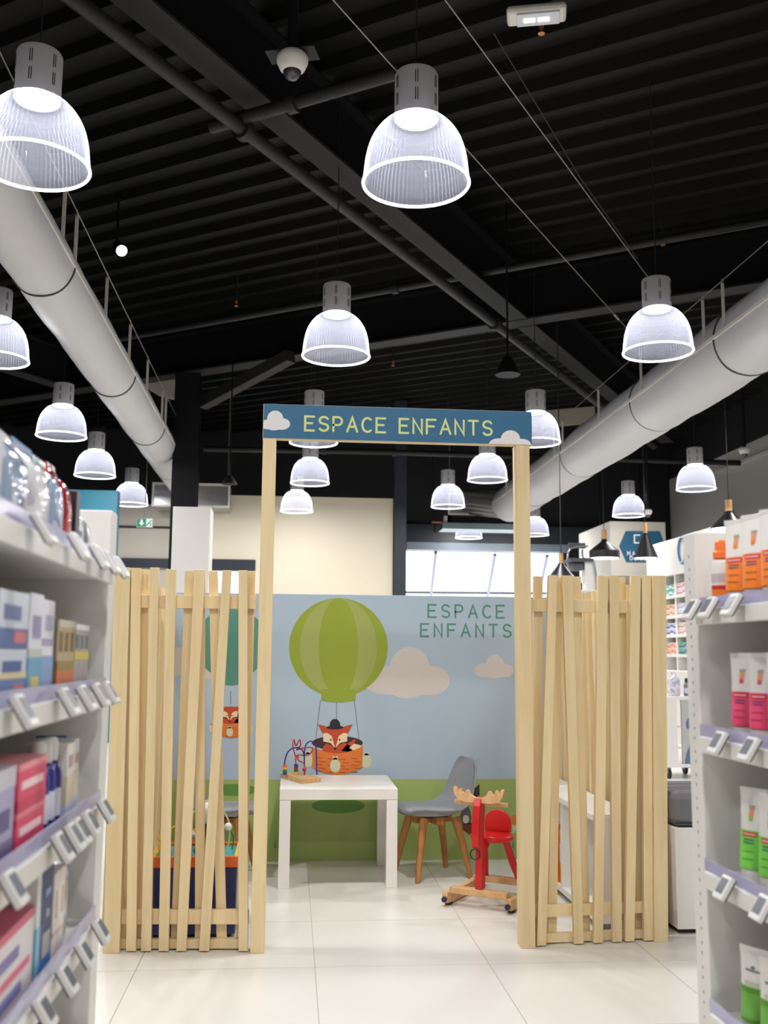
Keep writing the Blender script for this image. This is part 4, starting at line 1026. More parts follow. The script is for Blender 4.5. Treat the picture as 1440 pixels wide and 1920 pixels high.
def pouch(label, xc, dx, y0, y1, z0, h, m, group=None, seal=None):
    p = thing('plastic_pouch', label, 'pouch', (xc, (y0 + y1) / 2, z0), group=group); mb = MB(); n = 20; yc, hy = (y0 + y1) / 2, (y1 - y0) / 2
    lv = [(0.0, .86, .80), (.04, .97, .95), (.2, 1, 1), (.5, 1, 1), (.72, .99, .92), (.86, .985, .62), (.93, .98, .25), (1.0, .98, .10)]
    for a, sy, sx in lv:
        for k in range(n):
            t = 2 * pi * k / n; c, s = cos(t), sin(t); e = .55
            mb.v.append(Vector((xc + dx / 2 * sx * math.copysign(abs(c) ** e, c), yc + hy * sy * math.copysign(abs(s) ** e, s), z0 + .0005 + h * a)))
    for i in range(len(lv) - 1):
        for k in range(n): l = (k + 1) % n; mb.f.append((i * n + k, i * n + l, (i + 1) * n + l, (i + 1) * n + k))
    mb.f += [tuple(range(n))[::-1], tuple(range((len(lv) - 1) * n, len(lv) * n))]
    mb.build('pouch_bag', m, p, smooth=True)
    MB().box(xc - .0016, xc + .0016, y0 + .002, y1 - .002, z0 + h, z0 + h + .012).build('top_seal', seal or m, p)
    return p
fx = -.415                                   # faces of the goods stand just behind the lip
SILV = foil('silver_blue_foil', [(196, 204, 214), (150, 168, 190), (214, 214, 212), (110, 130, 170), (176, 166, 186), (206, 198, 172)])
SILV2 = foil('pale_silver_foil', [(206, 208, 212), (226, 226, 226), (166, 176, 196), (190, 186, 200), (128, 150, 176)], 18)
REDF = foil('red_foil', [(160, 30, 40), (140, 24, 34), (180, 50, 56), (120, 24, 34)], 10)
GREYF = foil('grey_foil', [(186, 190, 196), (140, 142, 148), (214, 216, 222), (160, 158, 150)], 26)
pouch('silver-blue pouch on the top left shelf, cut by the picture edge', fx - .045, .09, 1.49, 1.645, LZ[0], .150, SILV)
pouch('silver pouch with blue stripe on the top left shelf', fx - .045, .09, 1.655, 1.785, LZ[0], .155, SILV2, seal=shade_of((90, 130, 170)))
pouch('pale speckled pouch beside the red pack on the top left shelf', fx - .045, .09, 1.79, 1.885, LZ[0], .152, SILV)
pouch('glossy red pack on the top left shelf', fx - .045, .085, 1.89, 1.965, LZ[0], .158, REDF)
carton('narrow black box right of the red pack on the top left shelf', fx - .09, fx - .002, 1.97, 2.005, LZ[0], .128, (38, 32, 40), [(.1, .2, (70, 66, 80))])
pouch('small silver-grey pouch at the end of the top left shelf', fx - .035, .06, 2.02, 2.09, LZ[0], .112, GREYF)
pouch('last small grey pouch on the top left shelf', fx - .035, .06, 2.095, 2.15, LZ[0], .105, GREYF)
z = LZ[1]
carton('lower pale blue box of the stack on the second left shelf', fx - .12, fx, 1.49, 1.655, z, .088, (196, 206, 220), [(.05, .5, (96, 122, 176)), (.5, .6, (220, 206, 160))], [(.62, .8, .2, .8, (70, 90, 150)), (.2, .4, .55, .9, (206, 120, 130))])
carton('upper pale blue box of the stack on the second left shelf', fx - .12, fx, 1.49, 1.655, z + .089, .085, (204, 212, 222), [(.0, .35, (84, 104, 160))], [(.5, .75, .15, .7, (96, 110, 160)), (.1, .3, .5, .9, (200, 110, 120))])
carton('tall white and light blue box on the second left shelf', fx - .10, fx, 1.665, 1.75, z, .178, (224, 226, 236), [(.0, .42, (110, 164, 200)), (.42, .5, (190, 200, 190))], [(.6, .8, .2, .8, (150, 140, 180)), (.12, .25, .2, .8, (214, 196, 120))])
carton('tall white and blue striped box on the second left shelf', fx - .10, fx, 1.752, 1.83, z, .172, (226, 226, 236), [(.0, .1, (196, 180, 120)), (.1, .45, (134, 164, 210)), (.55, .62, (168, 160, 190))], [(.7, .85, .2, .8, (170, 170, 200))])
carton('thin black box on the second left shelf', fx - .09, fx - .004, 1.835, 1.872, z, .146, (30, 28, 44), [(.0, .12, (60, 70, 110))])
for k in range(3):
    carton('gold and orange box on the second left shelf, %s of three' % ['nearest', 'middle', 'farthest'][k], fx - .08, fx - .002, 1.876 + k * .047, 1.921 + k * .047, z, .142, (184, 164, 130), [(.0, .36, (206, 116, 70)), (.36, .48, (150, 130, 60)), (.9, 1.0, (196, 188, 170))], [(.6, .85, .25, .75, (120, 96, 60))], group='gold and orange boxes')
for k in range(3):
    carton('grey and violet box on the second left shelf, %s of three' % ['nearest', 'middle', 'farthest'][k], fx - .075, fx - .002, 2.022 + k * .045, 2.064 + k * .045, z, .138, (168, 160, 158), [(.0, .2, (110, 90, 130)), (.5, .62, (206, 190, 90)), (.92, 1.0, (222, 222, 222))], [(.66, .85, .2, .8, (110, 118, 112))], group='grey and violet boxes')
z = LZ[2]
def bottle(label, x, y, z0, r, h, body, cap, group=None, flat=1.0, caph=.25, mats=None):
    b = thing('plastic_bottle', label, 'bottle', (x, y, z0), group=group); zb = h * (1 - caph)
    m = Matrix.Translation((x, y, z0 + .0005)) @ Matrix.Diagonal((flat, 1, 1, 1))
    MB().lathe([(r * .9, 0), (r, .006), (r, zb * .78), (r * .85, zb * .92), (r * .5, zb)], (0, 0, 0), 20).xform(m).build('bottle_body', body, b, smooth=True)
    MB().lathe([(r * .62, zb), (r * .62, zb + h * caph * .8), (r * .45, h)], (0, 0, 0), 20).xform(m).build('cap', cap, b, smooth=True)
    MB().lathe([(r * 1.006, zb * .2), (r * 1.006, zb * .6)], (0, 0, 0), 20, caps=False).xform(m).build('wrap_label', mats or shade_of((210, 214, 230)), b, smooth=True)
    return b
NAVB = mat('deep_blue_bottle', S(44, 42, 130), .2, var=.05)
carton('lilac box at the picture edge on the third left shelf', fx - .09, fx, 1.50, 1.63, z, .15, (176, 172, 206), [(.0, .3, (120, 110, 150)), (.8, 1.0, (206, 206, 216))], [(.4, .6, .2, .8, (96, 92, 140))])
carton('lower pink box of two stacked on the third left shelf', fx - .10, fx, 1.65, 1.83, z, .073, (222, 70, 110), [(.0, .25, (200, 54, 100)), (.88, 1.0, (236, 130, 150))], [(.5, .66, .1, .85, (248, 214, 222))])
carton('upper pink box of two stacked on the third left shelf', fx - .10, fx, 1.65, 1.83, z + .074, .073, (226, 78, 112), [(.0, .25, (206, 58, 96)), (.85, 1.0, (240, 150, 160))], [(.45, .62, .1, .85, (250, 220, 226))])
for k, y in enumerate((1.872, 1.922, 1.968)):
    bottle('blue bottle with white cap on the third left shelf, %s of three' % ['nearest', 'middle', 'farthest'][k], fx - .026, y, z, .0225, .165, NAVB, WHITEP, group='blue bottles on the third left shelf')
carton('white and beige box on the third left shelf, nearer one', fx - .08, fx, 1.998, 2.05, z, .15, (226, 222, 214), [(.0, .25, (196, 200, 226)), (.25, .6, (214, 202, 176))], [(.7, .85, .2, .8, (180, 160, 150))])
carton('white and beige box on the third left shelf, farther one', fx - .08, fx, 2.055, 2.10, z, .153, (222, 220, 216), [(.0, .3, (190, 196, 222)), (.3, .62, (210, 200, 178))], [(.7, .82, .2, .8, (190, 150, 140))])
carton('thin royal blue card box at the end of the third left shelf', fx - .09, fx - .03, 2.12, 2.134, z, .155, (50, 74, 160))
pouch('grey pouch at the end of the third left shelf', fx - .05, .06, 2.14, 2.20, z, .13, GREYF)
z = LZ[3]
carton('large white box with pink stripes on the fourth left shelf', fx - .12, fx, 1.56, 1.80, z, .14, (226, 220, 222), [(.0, .1, (214, 120, 150)), (.9, 1.0, (206, 90, 120))], [(.62, .74, .1, .6, (120, 110, 170)), (.42, .5, .05, .9, (216, 90, 130)), (.2, .32, .2, .7, (120, 120, 180))])
carton('petrol blue box standing behind the pink striped box', fx - .24, fx - .14, 1.58, 1.80, z, .19, (40, 96, 140), [(.8, 1.0, (216, 206, 196))])
carton('navy box with barcode panel on the fourth left shelf', fx - .09, fx, 1.845, 1.93, z, .182, (30, 56, 116), [(.0, .22, (70, 130, 196))], [(.75, .82, .25, .75, (120, 150, 200)), (.55, .62, .45, .65, (190, 190, 190)), (.2, .42, .2, .8, (170, 170, 172))])
carton('light blue and white slim box on the fourth left shelf', fx - .09, fx, 1.815, 1.842, z, .195, (224, 228, 226), [(.1, .5, (130, 190, 220))])
for k in range(2):
    carton('slim cream box on the fourth left shelf, %s of two' % ['nearer', 'farther'][k], fx - .08, fx, 1.94 + k * .048, 1.983 + k * .048, z, .16, (232, 226, 218), [(.3, .36, (216, 190, 180))], [(.5, .8, .4, .6, (214, 180, 170))], group='slim cream boxes')
pouch('long grey pouch at the end of the fourth left shelf', fx - .045, .07, 2.045, 2.14, z, .18, GREYF)
z = LZ[4]
PURP = mat('deep_purple_cap', S(54, 36, 104), .3)
bottle('white bottle with large purple cap on the lowest left shelf, nearer', fx - .04, 1.80, z, .036, .185, WHITEP, PURP, 'purple capped bottles', caph=.42)
bottle('white bottle with large purple cap on the lowest left shelf, farther', fx - .045, 2.02, z, .036, .185, WHITEP, PURP, 'purple capped bottles', caph=.42)

for si, (wd_, ba, bb) in enumerate((('silver grey', (190, 194, 200), (120, 140, 180)), ('pale blue', (200, 210, 224), (96, 122, 176)), ('lilac', (190, 184, 214), (120, 110, 150)), ('pink striped', (228, 220, 224), (214, 110, 140)))):
    for k in range(2):
        carton('%s box on the %s left shelf beyond the picture edge, %s' % (wd_, shelf_names[si], ['nearer', 'farther'][k]), fx - .11, fx, 1.10 + k * .19, 1.27 + k * .19, LZ[si], .13, ba, [(.1, .4, bb)], [(.55, .75, .2, .8, bb)])
# --- tubes on the right gondola
def cream_tube(label, x, y, z0, w, h, main, group, lean=0.0, logo=True, wave=False):
    """tube standing on its cap, crimped flat on top; faces the aisle"""
    t = thing('cream_tube', label, 'tube', (0, 0, 0), group=group); n = 28
    def sec(a): # half width (y), half depth (x)
        k = a ** 1.3; return w / 2 * (.86 + .14 * a), w / 2 * .80 * (1 - k) + .0012
    def skin(a0, a1, grow, m, nm, arc_=None):
        mb = MB(); L = 12
        ts = [2 * pi * k / n for k in range(n)] if arc_ is None else [pi - arc_ + 2 * arc_ * k / (n - 1) for k in range(n)]
        for i in range(L + 1):
            a = a0 + (a1 - a0) * i / L; hy, hx = sec(a); zz = h * .2 + (h * .8) * a
            for tt in ts: mb.v.append(Vector(((hx + grow) * cos(tt), (hy + grow) * sin(tt), zz)))
        lim = n if arc_ is None else n - 1
        for i in range(L):
            for k in range(lim): l = (k + 1) % n; mb.f.append((i * n + k, i * n + l, (i + 1) * n + l, (i + 1) * n + k))
        if arc_ is None: mb.f += [tuple(range(n))[::-1], tuple(range(L * n, L * n + n))]
        return mb.build(nm, m, t, smooth=True, local=True)
    skin(0, 1, 0, WHITEP, 'tube_body')
    sl = skin(.0, .50, .0006, shade_of(main), 'colour_sleeve')
    MB().box(-.0014, .0014, -w / 2, w / 2, h, h + .010).build('crimp', WHITEP, t, local=True)
    MB().lathe([(w * .38, .0), (w * .40, .002), (w * .40, h * .185), (w * .36, h * .2)], (0, 0, 0), 28).build('cap', WHITEP, t, smooth=True, local=True)
    if logo:
        skin(.42, .48, .0012, shade_of((206, 40, 60)), 'red_banner', .55)
        skin(.442, .458, .0016, shade_of((240, 200, 200)), 'banner_text', .45)
        for a in (.33, .37): skin(a, a + .015, .0012, shade_of((60, 60, 120)), 'text_line', .38)
        for a in (.22, .12): skin(a, a + .012, .0012, shade_of(tuple(int(c * .6) for c in main)), 'text_line', .42)
        skin(.66, .78, .0008, shade_of((226, 150, 110)), 'motif_print', .16)
        skin(.62, .68, .0010, shade_of(main), 'motif_print', .13)
        skin(.78, .83, .0009, shade_of((170, 160, 140)), 'motif_print', .20)
    else:
        skin(.5, .58, .0007, shade_of((196, 198, 176)), 'flower_print', .5)
        skin(.72, .75, .0009, shade_of((120, 126, 124)), 'text_line', .5); skin(.76, .80, .0009, shade_of((90, 100, 110)), 'motif_print', .12)
        skin(.05, .42, .0010, shade_of((110, 170, 70)), 'colour_print', .8)
    t.rotation_euler = (0, lean, radians(28)); t.location = (x, y, z0 + .0005 + abs(sin(lean)) * w * .4); return t
ORA, PNK, GRE, GR2 = (240, 130, 40), (224, 74, 112), (120, 206, 80), (84, 150, 44)
xf_ = XR + .040
names = ['nearest the end panel', 'second from the end panel', 'third from the end panel']
for k, y in enumerate((2.150, 2.064, 1.978)): cream_tube('white and orange sun cream tube on the top right shelf, ' + names[k], xf_, y, RZ[0], .076, .188, ORA, 'orange tubes')
for k, y in enumerate((2.148, 2.062, 1.976)): cream_tube('white and pink cream tube on the second right shelf, ' + names[k], xf_, y, RZ[1], .074, .182, PNK, 'pink tubes')
for k, y in enumerate((2.138, 2.052, 1.966)): cream_tube('white and bright green tube on the third right shelf, ' + names[k], xf_, y, RZ[2], .072, .192, GRE, 'bright green tubes', lean=.04)
for k, y in enumerate((2.155, 2.066)): cream_tube('white tube with dark green base on the lowest right shelf, ' + names[k], xf_, y, RZ[3], .076, .165, GR2, 'dark green tubes', logo=False)
nth = ['fourth', 'fifth', 'sixth', 'seventh']
for q_, (wd_, z_) in enumerate((('white and orange sun cream tube on the top right shelf, ', RZ[0]), ('white and pink cream tube on the second right shelf, ', RZ[1]), ('white and bright green tube on the third right shelf, ', RZ[2]), ('white tube with dark green base on the lowest right shelf, ', RZ[3]))):
    src = [o for o in COL.objects if o.parent is None and o.name.startswith('cream_tube') and o['label'].startswith(wd_)][-1]
    for k in range(4): dup(src, (src.location.x, src.location.y - .087 * (k + 1), src.location.z), label=wd_ + nth[k] + ' from the end panel')
cream_tube('white and bright green tube standing behind the front row of its shelf', xf_ + .10, 2.10, RZ[2], .072, .20, GRE, 'bright green tubes')
cream_tube('white tube with dark green base standing behind its front row', xf_ + .10, 2.11, RZ[3], .076, .18, GR2, 'dark green tubes', logo=False)
# spray bottle
sx_, sy_, sz_ = XR + .034, 2.235, RZ[0]
spb = thing('spray_bottle', 'clear sun spray bottle with orange cap on the top right shelf', 'bottle', (sx_, sy_, sz_))
SPM = Matrix.Translation((sx_, sy_, sz_)) @ Matrix.Scale(1.18, 4)
MB().lathe([(.018, .0005), (.0195, .004), (.0195, .085), (.017, .095), (.010, .1)], (0, 0, 0), 22).xform(SPM).build('bottle_body', WHITEP, spb, smooth=True)
MB().lathe([(.0198, .006), (.0198, .048)], (0, 0, 0), 22, caps=False).xform(SPM).build('wrap_label', shade_of(ORA), spb, smooth=True)
MB().lathe([(.0201, .04), (.0201, .047)], (0, 0, 0), 22, caps=False).xform(SPM).build('red_banner', shade_of((206, 40, 60)), spb, smooth=True)
MB().lathe([(.0199, .054), (.0199, .070)], (0, 0, 0), 22, caps=False).xform(SPM).build('text_print', shade_of((196, 186, 190)), spb, smooth=True)
MB().lathe([(.0155, .1), (.0155, .112), (.012, .115), (.011, .132), (.007, .136)], (0, 0, 0), 22).xform(SPM).build('spray_cap', mat('orange_cap', S(244, 120, 60), .3), spb, smooth=True)

# ------------------------------------------------------------------ right of the fence: bench, trolley, pharmacy wall
CUSH = mat('grey_upholstery', S(120, 118, 122), 0.8, var=0.12, scale=14, bump=.2)
be = thing('waiting_bench', 'white waiting bench with grey cushion right of the fence', 'bench', (1.85, 4.22, 0))
MB().box(1.53, 2.25, 4.04, 4.42, .02, .405).build('base', WHITE, be, bevel=.003)
MB().box(1.55, 2.22, 4.07, 4.40, 0, .02).build('plinth', DARKSLOT, be)
MB().box(1.53, 2.25, 4.045, 4.42, .406, .545).build('cushion', CUSH, be, bevel=.03)
MB().box(1.532, 2.248, 4.043, 4.046, .42, .426).build('piping', DARKSLOT, be)
# rolling display trolley
TY = 9.0; ta, tb_ = at(1246, 1400, TY).x, at(1325, 1400, TY).x; tzt = at(1272, 1306, TY).z; tzb = .10
tr = thing('display_trolley', 'white rolling display trolley with blue figure panel beyond the fence', 'trolley', ((ta + tb_) / 2, TY + .2, 0))
MB().box(ta, tb_, TY, TY + .45, tzt - .03, tzt).build('top', WHITE, tr, bevel=.003)
MB().box(ta, tb_, TY, TY + .45, tzb, tzb + .03).build('base_shelf', WHITE, tr)
xm0, xm1 = at(1271, 1400, TY).x, at(1281, 1400, TY).x
MB().box(ta, xm0, TY, TY + .45, tzb + .03, tzt - .03).build('side_panel', WHITE, tr)
MB().box(xm1, tb_, TY + .01, TY + .04, tzb + .03, tzt - .03).build('poster_panel', mat('pale_poster', S(196, 196, 196), .5), tr)
for pyy in (1362, 1402): MB().box(xm0, xm1, TY + .02, TY + .45, at(1276, pyy + 3, TY).z, at(1276, pyy, TY).z).build('shelf', WHITE, tr)
BLUF = mat('figure_blue', S(92, 120, 160), .5)
def ppoly(pts, Y, y0, y1): return MB().prism([(at(a, b, Y).x, at(a, b, Y).z) for a, b in pts], y0, y1)
ppoly([(1286, 1356), (1290, 1347), (1297, 1345), (1300, 1356), (1296, 1366), (1288, 1366)], TY + .009, TY + .004, TY + .0098).build('figure_print', BLUF, tr)
ppoly([(1295, 1392), (1288, 1412), (1285, 1424), (1285, 1440), (1302, 1440), (1302, 1392)], TY + .009, TY + .004, TY + .0098).build('figure_print', BLUF, tr)
for x in (ta + .05, tb_ - .05):
    for y in (TY + .05, TY + .4):
        w_ = MB().cyl((x - .012, y, .045), (x + .012, y, .045), .045, n=16).build('caster', mat('black_rubber', S(34, 34, 36), .6), tr, smooth=True)
        MB().bar((x, y, .045), (x, y, .1), .03, .04).build('caster_fork', CABLE, w_)
# pack and bottles on the trolley
pouch('clear crinkled pack lying on the white trolley', at(1264, 1290, TY + .15).x, .1, TY + .1, TY + .22, tzt, .2, foil('clear_blister', [(226, 230, 240), (190, 194, 214), (214, 200, 206), (160, 168, 190)], 30))
bottle('small grey bottle on the white trolley', at(1288, 1290, TY + .15).x, TY + .15, tzt, .03, .16, mat('grey_bottle', S(120, 124, 136), .3), DARKSLOT)
# pharmacy wall unit along the right, with fascia
FX = 5.1; FASC = mat('fascia_white', S(240, 236, 230), .45, var=.01)
pw = thing('wall_shelving', 'white pharmacy wall shelving with letter fascia beyond the right fence', 'shelving', (FX + .2, 11.5, 0))
fy0, fy1 = 9.6, 14.2
def YX(px): # depth of the shelving face at that sight line
    d = ray(px, 1150); return FX / d.x * d.y
zf1 = at(1232, 1021, YX(1232)).z; zf0 = at(1262, 1079, YX(1262)).z
MB().box(FX + .36, FX + .4, fy0, fy1, 0, zf1).build('back_panel', FASC, pw)
fc = MB().box(FX - .02, FX + .36, fy0, fy1, zf0, zf1).build('fascia', FASC, pw, bevel=.005)
ring = [(0, 0)] ; om = MB()
yO = YX(1287); hO = (at(1286, 1008, yO).z - at(1286, 1056, yO).z); zO = at(1286, 1056, yO).z
pts = [(yO + .13 * cos(2 * pi * k / 40), zO + hO / 2 + hO / 2 * sin(2 * pi * k / 40)) for k in range(40)]
om.tube([(FX - .021, a, b) for a, b in pts], .022, 6, closed=True); om.build('letter', mat('fascia_blue', S(70, 110, 160), .5), pw)
cols = [YX(1245), YX(1267), YX(1300), YX(1300) - .55]
for yv in cols + [fy1 - .02, fy0]: MB().box(FX, FX + .36, yv - .02, yv + .02, .9, zf0).build('upright', FASC, pw)
zsh = [at(1268, r_, YX(1268)).z for r_ in (1238, 1227, 1190, 1154, 1116)]
for zz in zsh[1:]: MB().box(FX - .01, FX + .36, fy0, fy1, zz - .035, zz).build('shelf', FASC, pw)
MB().box(FX - .25, FX + .36, fy0, fy1, 0, .9).build('base_cabinet', FASC, pw, bevel=.003)
cellspec = [ # (column, level, base, band, count, words)
 (0, 4, (70, 150, 130), (190, 226, 214), 'green and white'), (1, 4, (240, 238, 238), (222, 110, 130), 'white and pink'),
 (0, 3, (236, 220, 130), (214, 90, 140), 'yellow and pink'), (1, 3, (232, 230, 236), (176, 168, 204), 'white and lilac'),
 (0, 2, (226, 228, 240), (60, 66, 160), 'white and blue'), (1, 2, (240, 230, 226), (214, 150, 130), 'white and salmon'),
 (0, 1, (240, 210, 200), (236, 130, 60), 'white and orange'), (1, 1, (120, 196, 160), (50, 70, 130), 'green and navy')]
for (c, lv, base, band, wd) in cellspec:
    ya, yb = (cols[1] + .03, cols[0] - .03) if c == 0 else (cols[2] + .03, cols[1] - .03)
    n = 3; w_ = (yb - ya) / n
    for k in range(n):
        for row in range(2):
            carton('%s medicine box, %s box %s in its cell' % (wd, ['far', 'middle', 'near'][n - 1 - k], ['below', 'on top'][row]), FX + .02, FX + .14, ya + k * w_ + .003, ya + (k + 1) * w_ - .003, zsh[lv] + row * .079, .078, base, [(.15 + .2 * (k % 2), .5 + .2 * (k % 2), band)], [(.7, .82, .2, .8, band)], group='medicine boxes in the wall shelving', name='medicine_box', side=1)

# ------------------------------------------------------------------ hanging sign box and hexagonal sign
SBY = 15.0
sbx = thing('bulkhead_box', 'pale hanging bulkhead box carrying the blue hexagonal sign', 'bulkhead', (at(1195, 1030, SBY).x, SBY, at(1195, 1078, SBY).z))
xl_, xr_ = at(1144, 1000, SBY).x, at(1248, 1000, SBY).x; zt_, zb_ = at(1190, 978, SBY).z, at(1190, 1080, SBY).z
MB().box(xl_, xr_, SBY, SBY + 1.7, zb_, zt_).build('box', WALL_STONE, sbx, bevel=.004)
for x in (xl_ + .1, xr_ - .1): MB().cyl((x, SBY + .8, zt_), (x, SBY + .8, CEIL + .09), .012, n=8).build('hanging_rod', BLACK_STEEL, sbx)
HX = SBY - .012
hexs = thing('hexagonal_sign', 'blue hexagonal shop sign with white symbol and lettering', 'sign', (at(1200, 1025, HX).x, HX, at(1200, 1053, HX).z))
HB = mat('sign_petrol', S(32, 92, 124), .45)
ppoly([(1161, 1024), (1173, 996), (1236, 996), (1247, 1024), (1235, 1053), (1174, 1053)], HX, HX - .012, HX + .011).build('plate', HB, hexs)
SW = mat('sign_white', S(238, 240, 240), .5)
def sx(px, py): p = at(px, py, HX); return (p.x, p.z)
MB().prism(ribbon([sx(1199, 1003.5), sx(1189, 1003.5), sx(1189, 1018), sx(1199, 1018)], .020), HX - .0135, HX - .012).build('symbol', SW, hexs)
for yy in (1023.5, 1030):
    MB().prism(ribbon([sx(1171, yy), sx(1236, yy + .4)], .0035), HX - .0135, HX - .012).build('rule_line', mat('sign_rule', S(80, 140, 165), .5), hexs)
letters('MAINTIEN', at(1176, 1040, HX).x, at(1233, 1040, HX).x, lambda x: at(1200, 1041.5, HX).z, .058, HX - .012, SW, hexs, .0105)
letters('DOMICILE', at(1181, 1050, HX).x, at(1228, 1050, HX).x, lambda x: at(1200, 1050.5, HX).z, .058, HX - .012, SW, hexs, .0105)

# ------------------------------------------------------------------ black pendants with wooden necks
PBLK = mat('satin_black_shade', S(26, 26, 26), .35); PIN = mat('white_inner', S(240, 238, 236), .5); WNECK = wood('neck_wood', S(206, 160, 104), S(176, 128, 76), grain=(20, 20, 4))
PGL = glow_mat('pendant_bulb_glow', (1, .97, .93), 9.0)
def neck_pendant(label, px, py_bot, Y, R, prof, neck, lit=True):
    q = at(px, py_bot, Y); p = thing('cone_pendant', label, 'lamp', q, group='black pendants with wooden necks')
    outer = [(R * a, R * b) for a, b in prof]; inner = [(r * .96, z) for r, z in reversed(outer)]
    MB().lathe(outer, q, 32, caps=False).build('shade', PBLK, p, smooth=True)
    MB().lathe([(r * .96, z + .001) for r, z in outer], q, 32, caps=False).build('shade_lining', PIN, p, smooth=True)
    zt2 = outer[-1][1]
    MB().cyl(q + Vector((0, 0, zt2 - .003)), q + Vector((0, 0, zt2 + neck)), R * .17, n=16).build('wooden_neck', WNECK, p, smooth=True)
    MB().cyl(q + Vector((0, 0, zt2 + neck)), (q.x, q.y, CEIL + .1), .005, n=6).build('cord', BLACKCABLE, p)
    if lit: MB().lathe([(R * .9, .012), (R * .9, .016)], q, 24).build('diffuser', PGL, p)
neck_pendant('black pendant with wide straight-sided dome and wooden neck', 1133.5, 1047, 13.2, .203, [(1, 0), (1, .48), (.30, 1.05), (.20, 1.15), (.18, 1.28)], .13)
neck_pendant('tall tapered black pendant with wooden neck before the hexagonal sign', 1211, 1047, 12.0, .152, [(1, 0), (.30, 1.75), (.24, 2.05)], .125)
neck_pendant('black cone pendant with wooden neck at the far right', 1368, 992, 9.4, .19, [(1, 0), (.28, .78), (.26, .92)], .11)
neck_pendant('low black cone pendant with wooden neck just over the right fence', 1052.5, 1083, 9.6, .134, [(1, 0), (.30, .85), (.2, 1.05)], .095, False)

# shower chair displayed on a white gondola behind the fence
GY = 11.0
gz_ = at(1090, 1106, GY).z
gd = thing('display_plinth', 'white display gondola behind the right fence', 'shelf', (at(1095, 1150, GY).x, GY + .3, 0))
gxa, gxb = at(1052, 1150, GY).x, at(1122, 1150, GY).x
MB().box(gxa, gxb, GY, GY + .6, 0, gz_ - .02).build('cabinet', WHITE_METAL, gd, bevel=.005)
MB().box(gxa - .01, gxb + .01, GY - .01, GY + .61, gz_ - .02, gz_).build('top', WHITE, gd)
CHR = mat('chromed_tube', S(170, 174, 180), .25, metal=.8); SEATG = mat('dark_grey_seat', S(84, 86, 92), .5)
sc = thing('shower_chair', 'grey tubular shower chair displayed above the right fence', 'chair', ((gxa + gxb) / 2, GY + .3, gz_))
def cp(px, py, dy): return at(px, py, GY + .3 + dy)
zf_ = gz_
for dy in (-.14, .14):
    a = cp(1066, 1080, dy); b = cp(1064, 1045, dy); c = cp(1072, 1028, dy); d_ = cp(1102, 1024, dy); e_ = cp(1108, 1050, dy)
    MB().tube(smooth_path([Vector((a.x - .02, a.y, zf_ + .012)), a, b, c, d_], 5), .012, 8).build('side_frame', CHR, sc, smooth=True)
    f_ = cp(1113, 1056, dy); MB().tube(smooth_path([cp(1092, 1030, dy), cp(1094, 1046, dy), f_, Vector((f_.x + .04, f_.y, zf_ + .012))], 5), .012, 8).build('leg', CHR, sc, smooth=True)
    MB().cyl(Vector((f_.x + .04, f_.y, zf_)), Vector((f_.x + .04, f_.y, zf_ + .03)), .018, n=10).build('rubber_foot', DARKSLOT, sc)
    MB().cyl(Vector((a.x - .02, a.y, zf_)), Vector((a.x - .02, a.y, zf_ + .03)), .018, n=10).build('rubber_foot', DARKSLOT, sc)
s0, s1 = cp(1062, 1050, 0), cp(1106, 1046, 0)
MB().box(s0.x, s1.x, s0.y - .16, s0.y + .16, s0.z - .03, s0.z + .01).build('seat', SEATG, sc, bevel=.008)
b0_, b1_ = cp(1072, 1024, 0), cp(1104, 1019, 0)
MB().box(b0_.x, b1_.x, b0_.y + .13, b0_.y + .15, b0_.z - .01, b1_.z + .02).build('back_pad', SEATG, sc, bevel=.006)
g0, g1 = cp(1070, 1070, 0), cp(1091, 1052, 0)
MB().box(g0.x, g1.x, g0.y - .1, g0.y + .1, g0.z, g1.z - .02).build('bucket', SEATG, sc, bevel=.02)
w0, w1 = cp(1092, 1078, 0), cp(1112, 1052, 0)
MB().box(w0.x, w1.x, w0.y - .12, w0.y + .02, gz_ + .001, w1.z).build('splash_panel', WHITE, sc, bevel=.004)
# white rail on the right wall
p0_, p1_ = Vector((6.88, 17.4, 0)), Vector((6.88, 9.0, 0))
wr = thing('wall_rail', 'thin white rail fixed on the dark grey right wall', 'rail', (6.88, 13.0, 3.4))
def zrail(px, py): d = ray(px, py); k = 6.88 / d.x; return EYE + d * k
r0_, r1_ = zrail(1341, 886), zrail(1428, 852)
MB().bar(r0_, r1_ + (r1_ - r0_) * .3, .04, .05).build('rail_bar', WHITE_METAL, wr)
for k in (.1, .6, 1.1):
    q = r0_.lerp(r1_, k); MB().box(q.x, 6.92, q.y - .02, q.y + .02, q.z - .02, q.z + .02).build('bracket', WHITE_METAL, wr)

# ------------------------------------------------------------------ back left: teal portal, exit sign
TEALW = mat('teal_wall_paint', S(52, 134, 158), .5, var=.03)
TP = 12.6
tp = thing('teal_portal', 'teal painted portal frame above the left shelf', 'portal', (at(180, 1000, TP).x, TP, 0))
MB().box(at(120, 1000, TP).x, at(217, 1000, TP).x, TP, TP + .2, at(180, 965, TP).z, at(180, 919, TP).z).build('fascia', TEALW, tp)
MB().box(at(203.5, 1000, TP).x, at(217, 1000, TP).x, TP, TP + .2, 0, at(210, 965, TP).z).build('jamb', TEALW, tp)
PINKW = mat('pale_rose_panel', S(206, 198, 192), .6)
MB().box(at(120, 1000, TP).x, at(203, 1000, TP).x, TP + .1, TP + .2, 0, at(180, 965, TP).z).build('infill_panel', PINKW, tp)
MB().box(at(197, 1000, TP).x, at(203, 1000, TP).x, TP - .02, TP + .1, 0, at(180, 965, TP).z).build('white_edge', WHITE, tp)
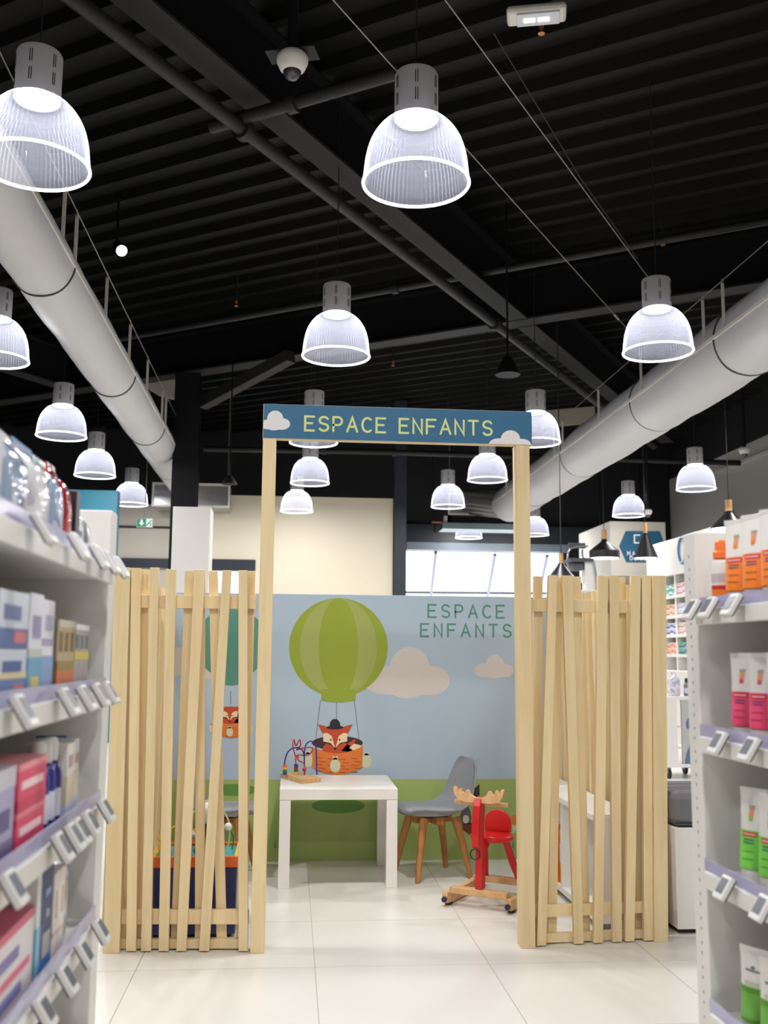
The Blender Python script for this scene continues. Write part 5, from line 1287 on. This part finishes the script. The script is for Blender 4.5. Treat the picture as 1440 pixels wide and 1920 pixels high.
MB().box(at(206, 970, TP).x, at(212, 970, TP).x, TP - .06, TP, at(208, 980, TP).z, at(208, 964, TP).z).build('sensor', WHITEP, tp)
EX = 13.6
q = at(271, 980, EX); ex = thing('exit_sign', 'green emergency exit sign with white arrow and running figure', 'sign', (q.x, EX, at(271, 988, EX).z))
exg = mat('exit_green', S(20, 140, 100), .4, emit=.5); exw = mat('exit_white', S(236, 244, 240), .4, emit=.5)
xa_, xb_, xm_ = at(257, 980, EX).x, at(285, 980, EX).x, at(274, 980, EX).x; z0_, z1_ = at(271, 987.5, EX).z, at(271, 973, EX).z
MB().box(xa_ - .008, xb_ + .008, EX, EX + .04, z0_ - .008, z1_ + .008).build('sign_box', WHITEP, ex)
MB().box(xa_, xm_, EX - .003, EX, z0_, z1_).build('green_field', exg, ex)
MB().box(xm_ + .002, xb_, EX - .003, EX, z0_, z1_).build('white_field', exw, ex)
xc_ = (xa_ + xm_) / 2; hh = z1_ - z0_
MB().prism([(xc_, z0_ + hh * .12), (xc_ + hh * .36, z0_ + hh * .5), (xc_ + hh * .13, z0_ + hh * .5), (xc_ + hh * .13, z0_ + hh * .88), (xc_ - hh * .13, z0_ + hh * .88), (xc_ - hh * .13, z0_ + hh * .5), (xc_ - hh * .36, z0_ + hh * .5)], EX - .005, EX - .003).build('arrow', exw, ex)
xf2 = (xm_ + xb_) / 2
MB().prism(ribbon([(xf2 + .03, z1_ - .02), (xf2 - .005, z0_ + hh * .5), (xf2 - .03, z0_ + .015)], .014), EX - .005, EX - .003).build('running_figure', exg, ex)
MB().prism(ribbon([(xf2 - .005, z0_ + hh * .5), (xf2 + .025, z0_ + hh * .35), (xf2 + .02, z0_ + .012)], .012), EX - .006, EX - .003).build('running_figure', exg, ex)
MB().cyl((q.x, EX + .02, z1_ + .008), (q.x, EX + .02, CEIL + .1), .006, n=6).build('hanging_rod', CABLE, ex)
# shelf seen through the opening in the stone wall
oy = WC + .6
os_ = thing('back_shelf', 'pale shelf seen through the opening beside the column', 'shelf', (at(330, 1090, oy).x, oy, 0))
MB().box(at(290, 1090, oy).x, at(385, 1090, oy).x, oy, oy + .3, 0, at(330, 1070, oy).z).build('shelf_body', mat('bright_shelf', S(236, 234, 230), .4), os_)
MB().box(at(303, 1090, oy).x, at(312, 1090, oy).x, oy - .02, oy, at(306, 1088, oy).z, at(306, 1083, oy).z).build('green_pack', GRN, os_)
MB().box(at(306, 1090, oy).x, at(311, 1090, oy).x, oy - .02, oy, at(306, 1115, oy).z, at(306, 1100, oy).z).build('brown_pack', mat('brown_pack', S(130, 80, 60), .5), os_)
